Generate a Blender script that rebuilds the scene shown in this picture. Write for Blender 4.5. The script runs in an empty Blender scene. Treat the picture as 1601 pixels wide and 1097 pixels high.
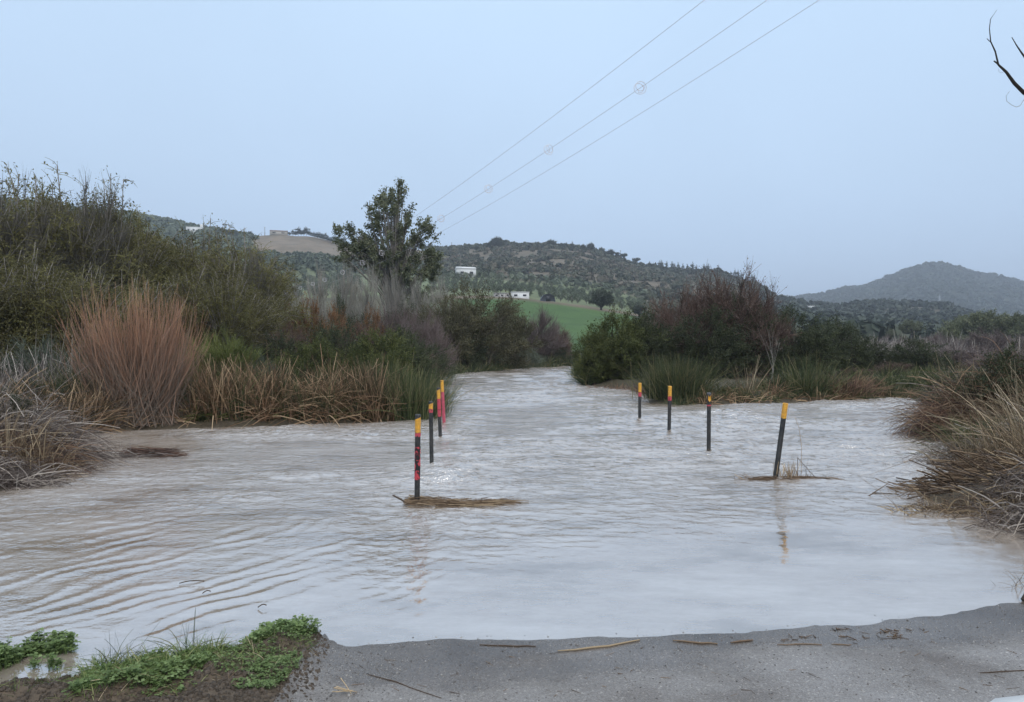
import bpy, math, random
import numpy as np

# ------------------------------------------------------------------ camera, world, sun, exposure
sc = bpy.context.scene
C = sc.collection
F, CX, CY, EYE = 1150.0, 800.5, 548.5, 1.8      # focal length and centre in photo pixels, eye height over the water

cam_d = bpy.data.cameras.new('camera')
cam = bpy.data.objects.new('camera', cam_d)
C.objects.link(cam)
cam.location = (0, 0, EYE)
cam.rotation_euler = (math.radians(90), 0, 0)
cam_d.sensor_width = 36
cam_d.lens = 36 * F / 1601
cam_d.clip_start = 0.05
cam_d.clip_end = 30000
sc.camera = cam

SUN_EL, SUN_AZ = 48, -150
world = bpy.data.worlds.new('World')
sc.world = world
world.use_nodes = True
nt = world.node_tree
nt.nodes.clear()
wo = nt.nodes.new('ShaderNodeOutputWorld')
bg = nt.nodes.new('ShaderNodeBackground')
bg.inputs['Strength'].default_value = 0.12
sky = nt.nodes.new('ShaderNodeTexSky')
sky.sky_type = 'NISHITA'
sky.sun_disc = False
sky.sun_elevation = math.radians(SUN_EL)
sky.sun_rotation = math.radians(SUN_AZ)
sky.dust_density = 2.0
# thin even overcast laid over the clear sky
tc = nt.nodes.new('ShaderNodeTexCoord')
sep = nt.nodes.new('ShaderNodeSeparateXYZ')
rmp = nt.nodes.new('ShaderNodeValToRGB')
rmp.color_ramp.elements[0].position = 0.0
rmp.color_ramp.elements[0].color = (0.50, 0.665, 0.94, 1)
rmp.color_ramp.elements[1].position = 1.0
rmp.color_ramp.elements[1].color = (0.98, 1.03, 1.10, 1)
for p, c in ((0.10, (0.495, 0.648, 0.872, 1)), (0.22, (0.515, 0.672, 0.872, 1)), (0.42, (0.535, 0.705, 0.91, 1))):
    e = rmp.color_ramp.elements.new(p); e.color = c
nt.links.new(tc.outputs['Generated'], sep.inputs[0])
nt.links.new(sep.outputs['Z'], rmp.inputs['Fac'])
clo = nt.nodes.new('ShaderNodeTexNoise')
clo.inputs['Scale'].default_value = 1.6
clo.inputs['Detail'].default_value = 3
nt.links.new(tc.outputs['Generated'], clo.inputs['Vector'])
cmr = nt.nodes.new('ShaderNodeMapRange')
cmr.inputs['From Min'].default_value = 0.3
cmr.inputs['From Max'].default_value = 0.7
cmr.inputs['To Min'].default_value = 7.75
cmr.inputs['To Max'].default_value = 8.75
nt.links.new(clo.outputs['Fac'], cmr.inputs['Value'])
mul = nt.nodes.new('ShaderNodeVectorMath'); mul.operation = 'SCALE'
nt.links.new(rmp.outputs['Color'], mul.inputs[0])
nt.links.new(cmr.outputs['Result'], mul.inputs['Scale'])
mix = nt.nodes.new('ShaderNodeMixRGB')
mix.inputs['Fac'].default_value = 0.88
nt.links.new(sky.outputs['Color'], mix.inputs['Color1'])
nt.links.new(mul.outputs['Vector'], mix.inputs['Color2'])
nt.links.new(mix.outputs['Color'], bg.inputs['Color'])
nt.links.new(bg.outputs['Background'], wo.inputs['Surface'])

sun_d = bpy.data.lights.new('sun', 'SUN')
sun_d.energy = 1.1
sun_d.angle = math.radians(18)
sun_d.color = (1.0, 0.93, 0.84)
sun = bpy.data.objects.new('sun', sun_d)
C.objects.link(sun)
sun.rotation_euler = (math.radians(90 - SUN_EL), 0, math.radians(-SUN_AZ + 180) + math.pi)
sun.rotation_euler = (math.radians(90 - SUN_EL), 0, math.radians(30))

sc.view_settings.view_transform = 'Standard'
sc.view_settings.look = 'None'
sc.view_settings.exposure = 0.36
sc.view_settings.gamma = 1.0
sc.view_settings.use_curve_mapping = False
sc.render.engine = 'CYCLES'
sc.cycles.max_bounces = 6
sc.cycles.diffuse_bounces = 3
sc.cycles.glossy_bounces = 2
sc.cycles.transmission_bounces = 3
sc.cycles.volume_bounces = 0
sc.cycles.transparent_max_bounces = 6
sc.cycles.use_denoising = True
sc.cycles.use_adaptive_sampling = True
sc.cycles.adaptive_threshold = 0.015

rng = np.random.default_rng(11)

# ------------------------------------------------------------------ numpy helpers
def smooth(a, b, t):
    t = np.clip((t - a) / (b - a), 0, 1)
    return t * t * (3 - 2 * t)

def _hash(ix, iy, s):
    h = (ix.astype(np.int64) * 374761393 + iy.astype(np.int64) * 668265263 + s * 982451653) & 0xffffffff
    h = ((h ^ (h >> 13)) * 1274126177) & 0xffffffff
    return ((h ^ (h >> 16)) & 0xffff) / 65535.0

def vnoise(x, y, s=0):
    ix, iy = np.floor(x), np.floor(y)
    fx, fy = x - ix, y - iy
    fx = fx * fx * fx * (fx * (fx * 6 - 15) + 10); fy = fy * fy * fy * (fy * (fy * 6 - 15) + 10)
    a, b = _hash(ix, iy, s), _hash(ix + 1, iy, s)
    c, d = _hash(ix, iy + 1, s), _hash(ix + 1, iy + 1, s)
    return (a * (1 - fx) + b * fx) * (1 - fy) + (c * (1 - fx) + d * fx) * fy - 0.5

def fbm(x, y, s=0, o=4):
    r, a = 0, 1.0
    for k in range(o):
        r = r + a * vnoise(x * 2 ** k + 13.7 * k, y * 2 ** k - 7.3 * k, s + k)
        a *= 0.5
    return r

def gp(px, py):                      # point of the water plane seen at a photo pixel
    d = EYE * F / (py - CY)
    return ((px - CX) / F * d, d)

def at(px, py, d):
    return ((px - CX) / F * d, d, EYE + (CY - py) / F * d)

RIVER = np.array([gp(*p) for p in [
    (-900, 790), (-300, 775), (0, 768), (60, 752), (112, 745), (128, 716), (80, 692), (110, 680), (180, 674), (300, 669), (450, 665), (560, 661),
    (640, 657), (682, 650), (690, 628), (678, 604), (662, 592), (690, 583), (760, 582), (800, 577.5), (880, 575.5), (897, 572), (902, 573.5), (900, 582), (903, 592), (918, 606),
    (1000, 611), (1018, 632), (1090, 633), (1250, 630), (1440, 623), (1446, 650), (1468, 690), (1515, 698), (1535, 716), (1475, 748), (1440, 779),
    (1545, 806), (1601, 826), (1760, 868), (1700, 905), (1601, 931), (1500, 951), (1350, 967), (1200, 978), (1000, 991), (800, 996), (650, 1001),
    (560, 1003), (512, 1000), (500, 986), (440, 988), (380, 1006), (300, 1032), (200, 1043), (130, 1048), (120, 1062), (-100, 1078), (-900, 1090)]])

def signed(x, y, poly=RIVER):        # >0 on land
    sh = x.shape
    x, y = x.ravel(), y.ravel()
    n = len(poly)
    best = np.full(x.shape, 1e9)
    ins = np.zeros(x.shape, bool)
    for i in range(n):
        ax, ay = poly[i]; bx, by = poly[(i + 1) % n]
        vx, vy = bx - ax, by - ay
        t = np.clip(((x - ax) * vx + (y - ay) * vy) / (vx * vx + vy * vy + 1e-12), 0, 1)
        best = np.minimum(best, np.hypot(x - ax - t * vx, y - ay - t * vy))
        cr = (ay > y) != (by > y)
        if abs(by - ay) > 1e-12:
            xi = ax + (y - ay) / (by - ay) * vx
            ins ^= cr & (x < xi)
    return np.where(ins, -best, best).reshape(sh)

# relief beyond the river: picture row of the slope at each distance, column by column
COLS = np.array([-900, -200, 0, 190, 330, 400, 440, 480, 520, 600, 680, 740, 775, 810, 860, 900, 960, 1010, 1060, 1120, 1180, 1215, 1300, 1400, 1470, 1530, 1601, 2300], float)
CREST = np.array([260, 292, 316, 336, 358, 369, 368, 370, 380, 390, 392, 389, 381, 385, 384, 388, 399, 413, 421, 424, 446, 472, 482, 474, 478, 496, 508, 508], float)
DIST = np.array([90, 130, 175, 250, 262, 400, 600, 800, 1400, 2200, 3400, 9000], float)
def _rows():
    n = len(COLS)
    T = np.zeros((len(DIST), n))
    r = COLS > 1190
    k = smooth(1000, 1300, COLS)
    T[0] = 557
    T[1] = 548 - 2 * (1 - k)
    T[2] = (526 - 4 * (1 - k)) * (1 - k) + 545 * k
    top = np.interp(COLS, [400, 700, 800, 985, 1200, 1400], [470, 464, 466, 491, 520, 538])
    T[3] = top
    T[4] = top - 1
    T[5] = np.interp(COLS, [0, 400, 700, 800, 985, 1200, 1400, 1601], [430, 446, 436, 447, 470, 500, 522, 530])
    T[6] = T[5] * 0.42 + CREST * 0.58
    T[6] += np.where(r, 6, 0)
    T[7] = CREST
    T[8] = np.where(r, 503, CREST + 60)
    M = np.interp(COLS, [1150, 1180, 1215, 1300, 1400, 1470, 1530, 1601, 2300], [480, 474, 470, 458, 431, 413, 429, 441, 480])
    T[9] = np.where(COLS < 1180, CREST + 90, M)
    T[10] = 540
    T[11] = 546
    return T
TAB = _rows()
CR_FINE = (np.array([1215, 1240, 1300, 1350, 1400, 1440, 1470, 1500, 1530, 1560, 1601], float),
           np.array([470, 468, 458, 447, 430, 418, 413, 418, 429, 432, 441], float))

def far_z(x, y):
    yy = np.maximum(y, 1.0)
    px = np.clip(CX + F * x / yy, -899, 2299)
    ld = np.log(np.clip(yy, 90, 8999))
    LD = np.log(DIST)
    i = np.clip(np.searchsorted(LD, ld) - 1, 0, len(DIST) - 2)
    t = (ld - LD[i]) / (LD[i + 1] - LD[i])
    j = np.clip(np.searchsorted(COLS, px) - 1, 0, len(COLS) - 2)
    s = (px - COLS[j]) / (COLS[j + 1] - COLS[j])
    s = s * s * (3 - 2 * s) * 0.35 + s * 0.65
    a = TAB[i, j] * (1 - s) + TAB[i, j + 1] * s
    b = TAB[i + 1, j] * (1 - s) + TAB[i + 1, j + 1] * s
    row = a * (1 - t) + b * t
    # rounded outline of the far mountain
    fine = np.interp(px, *CR_FINE)
    lin = TAB[9][j] * (1 - s) + TAB[9][j + 1] * s
    wgt = np.where((px > 1215) & (px < 1601), np.clip(1 - np.abs(ld - math.log(2200)) / 0.45, 0, 1), 0)
    row = row + (fine - lin) * wgt
    z = EYE + (CY - row) / F * yy
    n = fbm(x / 70, y / 70, 5, 4) * 7 * smooth(280, 700, yy) + fbm(x / 260, y / 260, 9, 3) * 16 * smooth(1000, 2000, yy)
    n = n + fbm(x / 25, y / 25, 7, 2) * 0.8 * smooth(120, 300, yy)
    return z + n

def ground_z(x, y):
    x = np.asarray(x, float); y = np.asarray(y, float)
    sd = signed(x, y)
    front = 1 - smooth(5.6, 7.2, y)
    road = smooth(-1.30, -1.05, x) * front
    slope = 0.26 * (1 - road) + 0.030 * road
    slope = slope * (1 - 0.55 * front * (1 - road))
    z = np.clip(sd * slope, -0.7, 0.34)
    z = z + (1 - road) * smooth(0, 0.25, sd) * (fbm(x * 2.2, y * 2.2, 3, 4) * 0.10 + 0.02) * np.clip(sd * 3, 0, 1)
    z = z + road * (fbm(x * .8, y * .8, 21, 3) * 0.003 + fbm(x * 8, y * 8, 23, 3) * 0.0016 - .0055)
    # raised soil lip by the road end
    m = smooth(0.0, 0.14, sd) * (1 - smooth(0.40, 0.75, sd)) * front * smooth(-1.05, -1.3, x) * smooth(-3.1, -2.4, x)
    z = z + m * (0.045 + 0.07 * fbm(x * 5, y * 5, 31, 3))
    z = z - 0.02 * (1 - smooth(5.5, 8, y)) * smooth(-1.2, 3, x) * 0
    fw = smooth(70, 105, y) * smooth(0.75, 0.9, y / np.hypot(x, y + 1e-6) + 0.12)
    bz = 0.35 + fbm(x / 30, y / 30, 2, 3) * 0.8
    away = smooth(60, 120, np.hypot(x, y)) * (1 - fw)
    z = z * (1 - fw) + np.where(fw > 0, far_z(x, y), 0) * fw
    return z + away * np.maximum(bz, 0)

def gz(x, y):
    return float(ground_z(np.array([x]), np.array([y]))[0])

# ------------------------------------------------------------------ mesh building
class Geo:
    def __init__(s): s.v = []; s.f = []; s.t = []; s.n = 0
    def add(s, v, f, t):
        s.v.append(np.asarray(v, float).reshape(-1, 3)); s.f.append(np.asarray(f, int).reshape(-1, 4) + s.n)
        s.t.append(np.asarray(t, float).ravel()); s.n += len(s.v[-1])
    def mesh(s, name, mat, smooth_=False):
        me = bpy.data.meshes.new(name)
        v = np.concatenate(s.v); f = np.concatenate(s.f); t = np.concatenate(s.t)
        me.vertices.add(len(v)); me.vertices.foreach_set('co', v.astype(np.float32).ravel())
        me.loops.add(f.size); me.loops.foreach_set('vertex_index', f.astype(np.int32).ravel())
        me.polygons.add(len(f))
        me.polygons.foreach_set('loop_start', np.arange(0, f.size, 4, dtype=np.int32))
        try: me.polygons.foreach_set('loop_total', np.full(len(f), 4, np.int32))
        except Exception: pass
        if smooth_: me.polygons.foreach_set('use_smooth', np.ones(len(f), bool))
        me.update(calc_edges=True)
        a = me.attributes.new('tint', 'FLOAT', 'POINT'); a.data.foreach_set('value', t.astype(np.float32))
        me.materials.append(mat)
        return me

def norm(v): return v / (np.linalg.norm(v, axis=-1, keepdims=True) + 1e-9)

def strips(g, P, W, tint, face=0.0):
    N, K, _ = P.shape
    d = norm(P[:, -1] - P[:, 0])
    r = rng.normal(size=(N, 3)); r[:, 2] *= 0.3
    side = norm(np.cross(d, r))
    W = np.broadcast_to(np.asarray(W, float), (N, K))
    A = P - side[:, None] * W[..., None] * 0.5; B = P + side[:, None] * W[..., None] * 0.5
    V = np.stack([A, B], 2).reshape(-1, 3)
    i = (np.arange(N)[:, None] * K + np.arange(K - 1)[None]) * 2
    f = np.stack([i, i + 1, i + 3, i + 2], -1).reshape(-1, 4)
    tint = np.asarray(tint)
    g.add(V, f, np.repeat(tint, K * 2) if tint.ndim == 1 else np.repeat(tint.ravel(), 2))

def tubes(g, P, R, tint, n=5):
    N, K, _ = P.shape
    d = np.gradient(P, axis=1); d = norm(d)
    ref = np.where(np.abs(d[..., 2:3]) > 0.9, np.array([1., 0, 0]), np.array([0, 0, 1.]))
    a = norm(np.cross(d, ref)); b = np.cross(d, a)
    th = np.arange(n) * 2 * math.pi / n
    R = np.broadcast_to(np.asarray(R, float), (N, K))
    V = P[:, :, None] + R[:, :, None, None] * (a[:, :, None] * np.cos(th)[:, None] + b[:, :, None] * np.sin(th)[:, None])
    base = (np.arange(N)[:, None, None] * K + np.arange(K - 1)[None, :, None]) * n
    q = np.arange(n); q2 = (q + 1) % n
    f = np.stack(np.broadcast_arrays(base + q, base + q2, base + n + q2, base + n + q), -1).reshape(-1, 4)
    g.add(V.reshape(-1, 3), f, np.repeat(tint, K * n))
    # tip caps
    last = (np.arange(N) * K + K - 1) * n
    if n >= 4:
        cap = np.stack([last, last + 1, last + 2, last + 3], -1)
        g.f.append(cap + (g.n - len(V.reshape(-1, 3))))

def leaves(g, Cn, size, tint, up=0.3, aspect=0.55):
    N = len(Cn)
    d = rng.normal(size=(N, 3)); d[:, 2] += up; d = norm(d)
    s = norm(np.cross(d, rng.normal(size=(N, 3))))
    L = size * rng.uniform(0.6, 1.3, N)[:, None]
    V = np.stack([Cn - d * L * .5, Cn + s * L * aspect * .5, Cn + d * L * .5, Cn - s * L * aspect * .5], 1)
    f = np.arange(N * 4).reshape(N, 4)
    g.add(V.reshape(-1, 3), f, np.repeat(tint, 4))

def curve(A, D, L, bend, K):         # polylines from A along D bending towards `bend`
    t = np.linspace(0, 1, K)[None, :, None]
    return A[:, None] + D[:, None] * L[:, None, None] * t + bend[:, None] * (t ** 2) * L[:, None, None]

def box(g, lo, hi, tint=0.5):
    x0, y0, z0 = lo; x1, y1, z1 = hi
    V = [(x0, y0, z0), (x1, y0, z0), (x1, y1, z0), (x0, y1, z0), (x0, y0, z1), (x1, y0, z1), (x1, y1, z1), (x0, y1, z1)]
    g.add(V, [(0, 3, 2, 1), (4, 5, 6, 7), (0, 1, 5, 4), (1, 2, 6, 5), (2, 3, 7, 6), (3, 0, 4, 7)], [tint] * 8)

# ------------------------------------------------------------------ object helpers
def tag(o, label=None, cat=None, group=None, kind=None):
    if label: o['label'] = label
    if cat: o['category'] = cat
    if group: o['group'] = group
    if kind: o['kind'] = kind
    return o

def link(name, me, parent=None, loc=(0, 0, 0), rz=0, s=(1, 1, 1)):
    o = bpy.data.objects.new(name, me)
    C.objects.link(o)
    o.location = loc; o.rotation_euler = (0, 0, rz); o.scale = s
    if parent: o.parent = parent
    return o

def empty(name, loc=(0, 0, 0), rz=0, s=(1, 1, 1)):
    return link(name, None, None, loc, rz, s)

def copy_tree(o, parent=None):
    c = o.copy(); C.objects.link(c); c.parent = parent
    for k in ('label', 'group'):
        if parent is None and k in c: del c[k]
    for ch in list(o.children): copy_tree(ch, c)
    return c

# ------------------------------------------------------------------ materials
def mat(name):
    m = bpy.data.materials.new(name); m.use_nodes = True
    n = m.node_tree; n.nodes.clear()
    out = n.nodes.new('ShaderNodeOutputMaterial')
    return m, n, out

def lk(n, a, b): n.links.new(a, b)

def ramp(n, fac, cols):
    r = n.nodes.new('ShaderNodeValToRGB')
    r.color_ramp.elements[0].position = cols[0][0]; r.color_ramp.elements[0].color = (*cols[0][1], 1)
    r.color_ramp.elements[1].position = cols[-1][0]; r.color_ramp.elements[1].color = (*cols[-1][1], 1)
    for p, c in cols[1:-1]:
        e = r.color_ramp.elements.new(p); e.color = (*c, 1)
    if fac is not None: lk(n, fac, r.inputs['Fac'])
    return r.outputs['Color']

def noise(n, scale, detail=4, vec=None, rough=0.55, out='Fac'):
    t = n.nodes.new('ShaderNodeTexNoise')
    t.inputs['Scale'].default_value = scale; t.inputs['Detail'].default_value = detail; t.inputs['Roughness'].default_value = rough
    if vec is not None: lk(n, vec, t.inputs['Vector'])
    return t.outputs[out]

def foliage(name, cols, tr=0.25, vary=0.35, rough=0.65, gain=1.0):
    m, n, out = mat(name)
    at_ = n.nodes.new('ShaderNodeAttribute'); at_.attribute_name = 'tint'
    k = len(cols)
    cols = [tuple(min(c * gain, .9) for c in cc) for cc in cols]
    c = ramp(n, at_.outputs['Fac'], [(i / (k - 1), cols[i]) for i in range(k)])
    oi = n.nodes.new('ShaderNodeObjectInfo')
    mr = n.nodes.new('ShaderNodeMapRange')
    mr.inputs['To Min'].default_value = 1 - vary / 2; mr.inputs['To Max'].default_value = 1 + vary / 2
    lk(n, oi.outputs['Random'], mr.inputs['Value'])
    sc_ = n.nodes.new('ShaderNodeVectorMath'); sc_.operation = 'SCALE'
    lk(n, c, sc_.inputs[0]); lk(n, mr.outputs['Result'], sc_.inputs['Scale'])
    p = n.nodes.new('ShaderNodeBsdfPrincipled')
    p.inputs['Roughness'].default_value = rough
    p.inputs['Specular IOR Level'].default_value = 0.25
    lk(n, sc_.outputs['Vector'], p.inputs['Base Color'])
    if tr > 0:
        t = n.nodes.new('ShaderNodeBsdfTranslucent'); lk(n, sc_.outputs['Vector'], t.inputs['Color'])
        mx = n.nodes.new('ShaderNodeMixShader'); mx.inputs['Fac'].default_value = tr
        lk(n, p.outputs[0], mx.inputs[1]); lk(n, t.outputs[0], mx.inputs[2]); lk(n, mx.outputs[0], out.inputs['Surface'])
    else:
        lk(n, p.outputs[0], out.inputs['Surface'])
    return m

def plain(name, col, rough=0.6, scale=30, amt=0.25, spec=0.4, metal=0.0, col2=None, thr=None):
    m, n, out = mat(name)
    tcn = n.nodes.new('ShaderNodeTexCoord')
    f = noise(n, scale, 5, tcn.outputs['Object'])
    c2 = col2 if col2 else tuple(c * (1 - amt) for c in col)
    if thr: c = ramp(n, f, [(thr - 0.01, c2), (thr + 0.01, col)])
    else: c = ramp(n, f, [(0.35, c2), (0.65, col)])
    p = n.nodes.new('ShaderNodeBsdfPrincipled')
    lk(n, c, p.inputs['Base Color'])
    p.inputs['Roughness'].default_value = rough; p.inputs['Specular IOR Level'].default_value = spec; p.inputs['Metallic'].default_value = metal
    lk(n, p.outputs[0], out.inputs['Surface'])
    return m

M = {}
M['bark'] = plain('bark', (0.16, 0.13, 0.10), 0.9, 9, 0.5, 0.2)
M['grey_bark'] = plain('grey_bark', (0.30, 0.27, 0.24), 0.9, 6, 0.4, 0.2)
M['dark_bark'] = plain('dark_bark', (0.060, 0.052, 0.045), 0.9, 12, 0.4, 0.2)
M['olive_twigs'] = foliage('olive_twigs', [(.062, .056, .038), (.115, .105, .050), (.18, .165, .065), (.26, .245, .09)])
M['brown_leaf'] = foliage('brown_leaf', [(.045, .042, .028), (.085, .078, .045), (.125, .115, .06), (.17, .155, .09)])
M['grey_twigs'] = foliage('grey_twigs', [(.08, .075, .065), (.14, .13, .11), (.22, .20, .17)], 0.0)
M['pale_twigs'] = foliage('pale_twigs', [(.20, .19, .16), (.30, .28, .24), (.40, .37, .32)], 0.0)
M['purple_twigs'] = foliage('purple_twigs', [(.075, .052, .042), (.135, .088, .070), (.21, .145, .112)], 0.05)
M['mauve_twigs'] = foliage('mauve_twigs', [(.12, .092, .085), (.19, .145, .135), (.27, .22, .20)], 0.05)
M['red_shoots'] = foliage('red_shoots', [(.15, .125, .10), (.27, .17, .12), (.38, .205, .125), (.46, .35, .18)], 0.1)
M['green_leaf'] = foliage('green_leaf', [(.035, .045, .020), (.075, .088, .030), (.125, .140, .045), (.20, .205, .075)])
M['dark_leaf'] = foliage('dark_leaf', [(.026, .033, .020), (.050, .060, .032), (.078, .090, .044), (.12, .125, .065)])
M['tree_leaf'] = foliage('tree_leaf', [(.065, .075, .045), (.12, .135, .075), (.185, .20, .11), (.28, .28, .18)])
M['grey_green'] = foliage('grey_green', [(.07, .085, .06), (.12, .14, .10), (.18, .20, .145)])
M['broom'] = foliage('broom', [(.06, .075, .03), (.12, .14, .045), (.19, .21, .065), (.27, .28, .10)])
M['orange_leaf'] = foliage('orange_leaf', [(.11, .07, .045), (.21, .12, .065), (.31, .175, .085)])
M['hill_leaf'] = foliage('hill_leaf', [(.032, .042, .028), (.052, .066, .040), (.085, .095, .058)], 0.1, 0.5)
M['grove_leaf'] = foliage('grove_leaf', [(.075, .095, .062), (.115, .14, .09), (.17, .195, .13)], 0.1, 0.4)
M['reed'] = foliage('reed', [(.045, .055, .028), (.12, .075, .045), (.27, .16, .095), (.50, .36, .22)], 0.15)
M['tan_reed'] = foliage('tan_reed', [(.13, .095, .06), (.24, .17, .105), (.36, .27, .17), (.48, .39, .26)], 0.15)
M['grey_dry'] = foliage('grey_dry', [(.11, .09, .085), (.19, .16, .145), (.29, .25, .225), (.42, .38, .33)], 0.1)
M['rush'] = foliage('rush', [(.030, .042, .020), (.060, .080, .032), (.10, .12, .045), (.23, .19, .10)], 0.1)
M['bramble'] = foliage('bramble', [(.06, .04, .032), (.13, .075, .055), (.21, .12, .08), (.30, .20, .12)], 0.1)
M['debris'] = foliage('debris', [(.06, .042, .03), (.15, .10, .065), (.28, .195, .12), (.52, .40, .25)], 0.0)
M['clover'] = foliage('clover', [(.09, .13, .05), (.16, .23, .08), (.28, .36, .16)], 0.3)
M['grass'] = foliage('grass', [(.06, .10, .03), (.14, .21, .06), (.24, .31, .10), (.38, .36, .18)], 0.3)
M['white_wall'] = plain('white_wall', (0.80, 0.80, 0.78), 0.8, 2, 0.12, 0.2)
M['cream_wall'] = plain('cream_wall', (0.50, 0.46, 0.40), 0.8, 2, 0.2, 0.2)
M['grey_wall'] = plain('grey_wall', (0.48, 0.46, 0.44), 0.8, 2, 0.3, 0.2)
M['roof_tile'] = plain('roof_tile', (0.30, 0.20, 0.15), 0.9, 3, 0.3, 0.2)
M['dark_opening'] = plain('dark_opening', (0.03, 0.035, 0.04), 0.3, 5, 0.3)
M['metal'] = plain('metal', (0.42, 0.44, 0.46), 0.5, 20, 0.2, 0.5, 0.6)
M['dark_metal'] = plain('dark_metal', (0.16, 0.18, 0.21), 0.5, 20, 0.2, 0.5, 0.5)
M['cable'] = plain('cable', (0.50, 0.47, 0.52), 0.5, 20, 0.1, 0.5, 0.3)
M['ring'] = plain('ring', (0.80, 0.74, 0.76), 0.5, 20, 0.1, 0.4)
M['black_paint'] = plain('black_paint', (0.016, 0.017, 0.018), 0.42, 22, 0.5, 0.5, col2=(0.05, 0.047, 0.042))
M['mud_stain'] = plain('mud_stain', (0.16, 0.125, 0.09), 0.6, 30, 0.5, 0.3, col2=(0.025, 0.024, 0.022), thr=.52)
M['yellow_paint'] = plain('yellow_paint', (0.80, 0.40, 0.04), 0.5, 34, 0.2, 0.4, col2=(0.50, 0.25, 0.05))
M['peeling_red'] = plain('peeling_red', (0.50, 0.055, 0.07), 0.55, 17, 0, 0.35, col2=(0.015, 0.014, 0.015), thr=0.50)
M['worn_red'] = plain('worn_red', (0.50, 0.065, 0.09), 0.55, 22, 0, 0.35, col2=(0.05, 0.015, 0.02), thr=0.40)
M['red_paint'] = plain('red_paint', (0.56, 0.10, 0.14), 0.55, 22, 0.35, 0.35)
M['grey_cap'] = plain('grey_cap', (0.13, 0.13, 0.13), 0.5, 22, 0.4, 0.4)

# ground: earth, grass and field colours by place, grain from noise
m, n, out = mat('ground'); M['ground'] = m
ac = n.nodes.new('ShaderNodeAttribute'); ac.attribute_name = 'land'
tcn = n.nodes.new('ShaderNodeTexCoord')
f1 = noise(n, 14, 8, tcn.outputs['Object'], 0.65)
f2 = noise(n, 0.06, 8, tcn.outputs['Object'], 0.6)
r1 = ramp(n, f1, [(0.3, (.55, .55, .55)), (0.7, (1.4, 1.35, 1.3))])
r2 = ramp(n, f2, [(0.35, (.75, .78, .75)), (0.65, (1.25, 1.2, 1.15))])
mm = n.nodes.new('ShaderNodeMixRGB'); mm.blend_type = 'MULTIPLY'; mm.inputs['Fac'].default_value = 1
lk(n, ac.outputs['Color'], mm.inputs[1]); lk(n, r1, mm.inputs[2])
m2 = n.nodes.new('ShaderNodeMixRGB'); m2.blend_type = 'MULTIPLY'; m2.inputs['Fac'].default_value = 1
lk(n, mm.outputs[0], m2.inputs[1]); lk(n, r2, m2.inputs[2])
p = n.nodes.new('ShaderNodeBsdfPrincipled'); p.inputs['Roughness'].default_value = 0.85; p.inputs['Specular IOR Level'].default_value = 0.3
bp = n.nodes.new('ShaderNodeBump'); bp.inputs['Strength'].default_value = 0.6; bp.inputs['Distance'].default_value = 0.03
lk(n, f1, bp.inputs['Height']); lk(n, bp.outputs[0], p.inputs['Normal'])
lk(n, m2.outputs[0], p.inputs['Base Color']); lk(n, p.outputs[0], out.inputs['Surface'])

# wet worn asphalt
m, n, out = mat('asphalt'); M['asphalt'] = m
tcn = n.nodes.new('ShaderNodeTexCoord'); V = tcn.outputs['Object']
vo = n.nodes.new('ShaderNodeTexVoronoi'); vo.inputs['Scale'].default_value = 120; lk(n, V, vo.inputs['Vector'])
g1 = noise(n, 1.3, 6, V); g2 = noise(n, 160, 3, V)
stone = ramp(n, vo.outputs['Color'], [(0.0, (.155, .142, .130)), (0.45, (.212, .198, .186)), (0.85, (.28, .264, .248)), (1.0, (.58, .55, .51))])
pat = ramp(n, g1, [(0.32, (.58, .52, .47)), (0.5, (1.0, .98, .96)), (0.68, (1.28, 1.28, 1.30))])
mm = n.nodes.new('ShaderNodeMixRGB'); mm.blend_type = 'MULTIPLY'; mm.inputs['Fac'].default_value = 1
lk(n, stone, mm.inputs[1]); lk(n, pat, mm.inputs[2])
wa = n.nodes.new('ShaderNodeAttribute'); wa.attribute_name = 'tint'     # 1 at the waterline, 0 on drier road
wr = ramp(n, wa.outputs['Fac'], [(0.0, (1, 1, 1)), (1.0, (.50, .46, .42))])
m3 = n.nodes.new('ShaderNodeMixRGB'); m3.blend_type = 'MULTIPLY'; m3.inputs['Fac'].default_value = 1
lk(n, mm.outputs[0], m3.inputs[1]); lk(n, wr, m3.inputs[2])
p = n.nodes.new('ShaderNodeBsdfPrincipled')
rr = n.nodes.new('ShaderNodeMapRange'); rr.inputs['To Min'].default_value = 0.36; rr.inputs['To Max'].default_value = 0.10
lk(n, wa.outputs['Fac'], rr.inputs['Value']); lk(n, rr.outputs[0], p.inputs['Roughness'])
p.inputs['Specular IOR Level'].default_value = 0.6
bp = n.nodes.new('ShaderNodeBump'); bp.inputs['Strength'].default_value = 0.7; bp.inputs['Distance'].default_value = 0.006
lk(n, vo.outputs['Distance'], bp.inputs['Height'])
bs = n.nodes.new('ShaderNodeMapRange'); bs.inputs['To Min'].default_value = 0.7; bs.inputs['To Max'].default_value = 0.12
lk(n, wa.outputs['Fac'], bs.inputs['Value']); lk(n, bs.outputs[0], bp.inputs['Strength'])
bp2 = n.nodes.new('ShaderNodeBump'); bp2.inputs['Strength'].default_value = 0.4; bp2.inputs['Distance'].default_value = 0.004
lk(n, g2, bp2.inputs['Height']); lk(n, bp.outputs[0], bp2.inputs['Normal'])
lk(n, bp2.outputs[0], p.inputs['Normal']); lk(n, m3.outputs[0], p.inputs['Base Color']); lk(n, p.outputs[0], out.inputs['Surface'])

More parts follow.
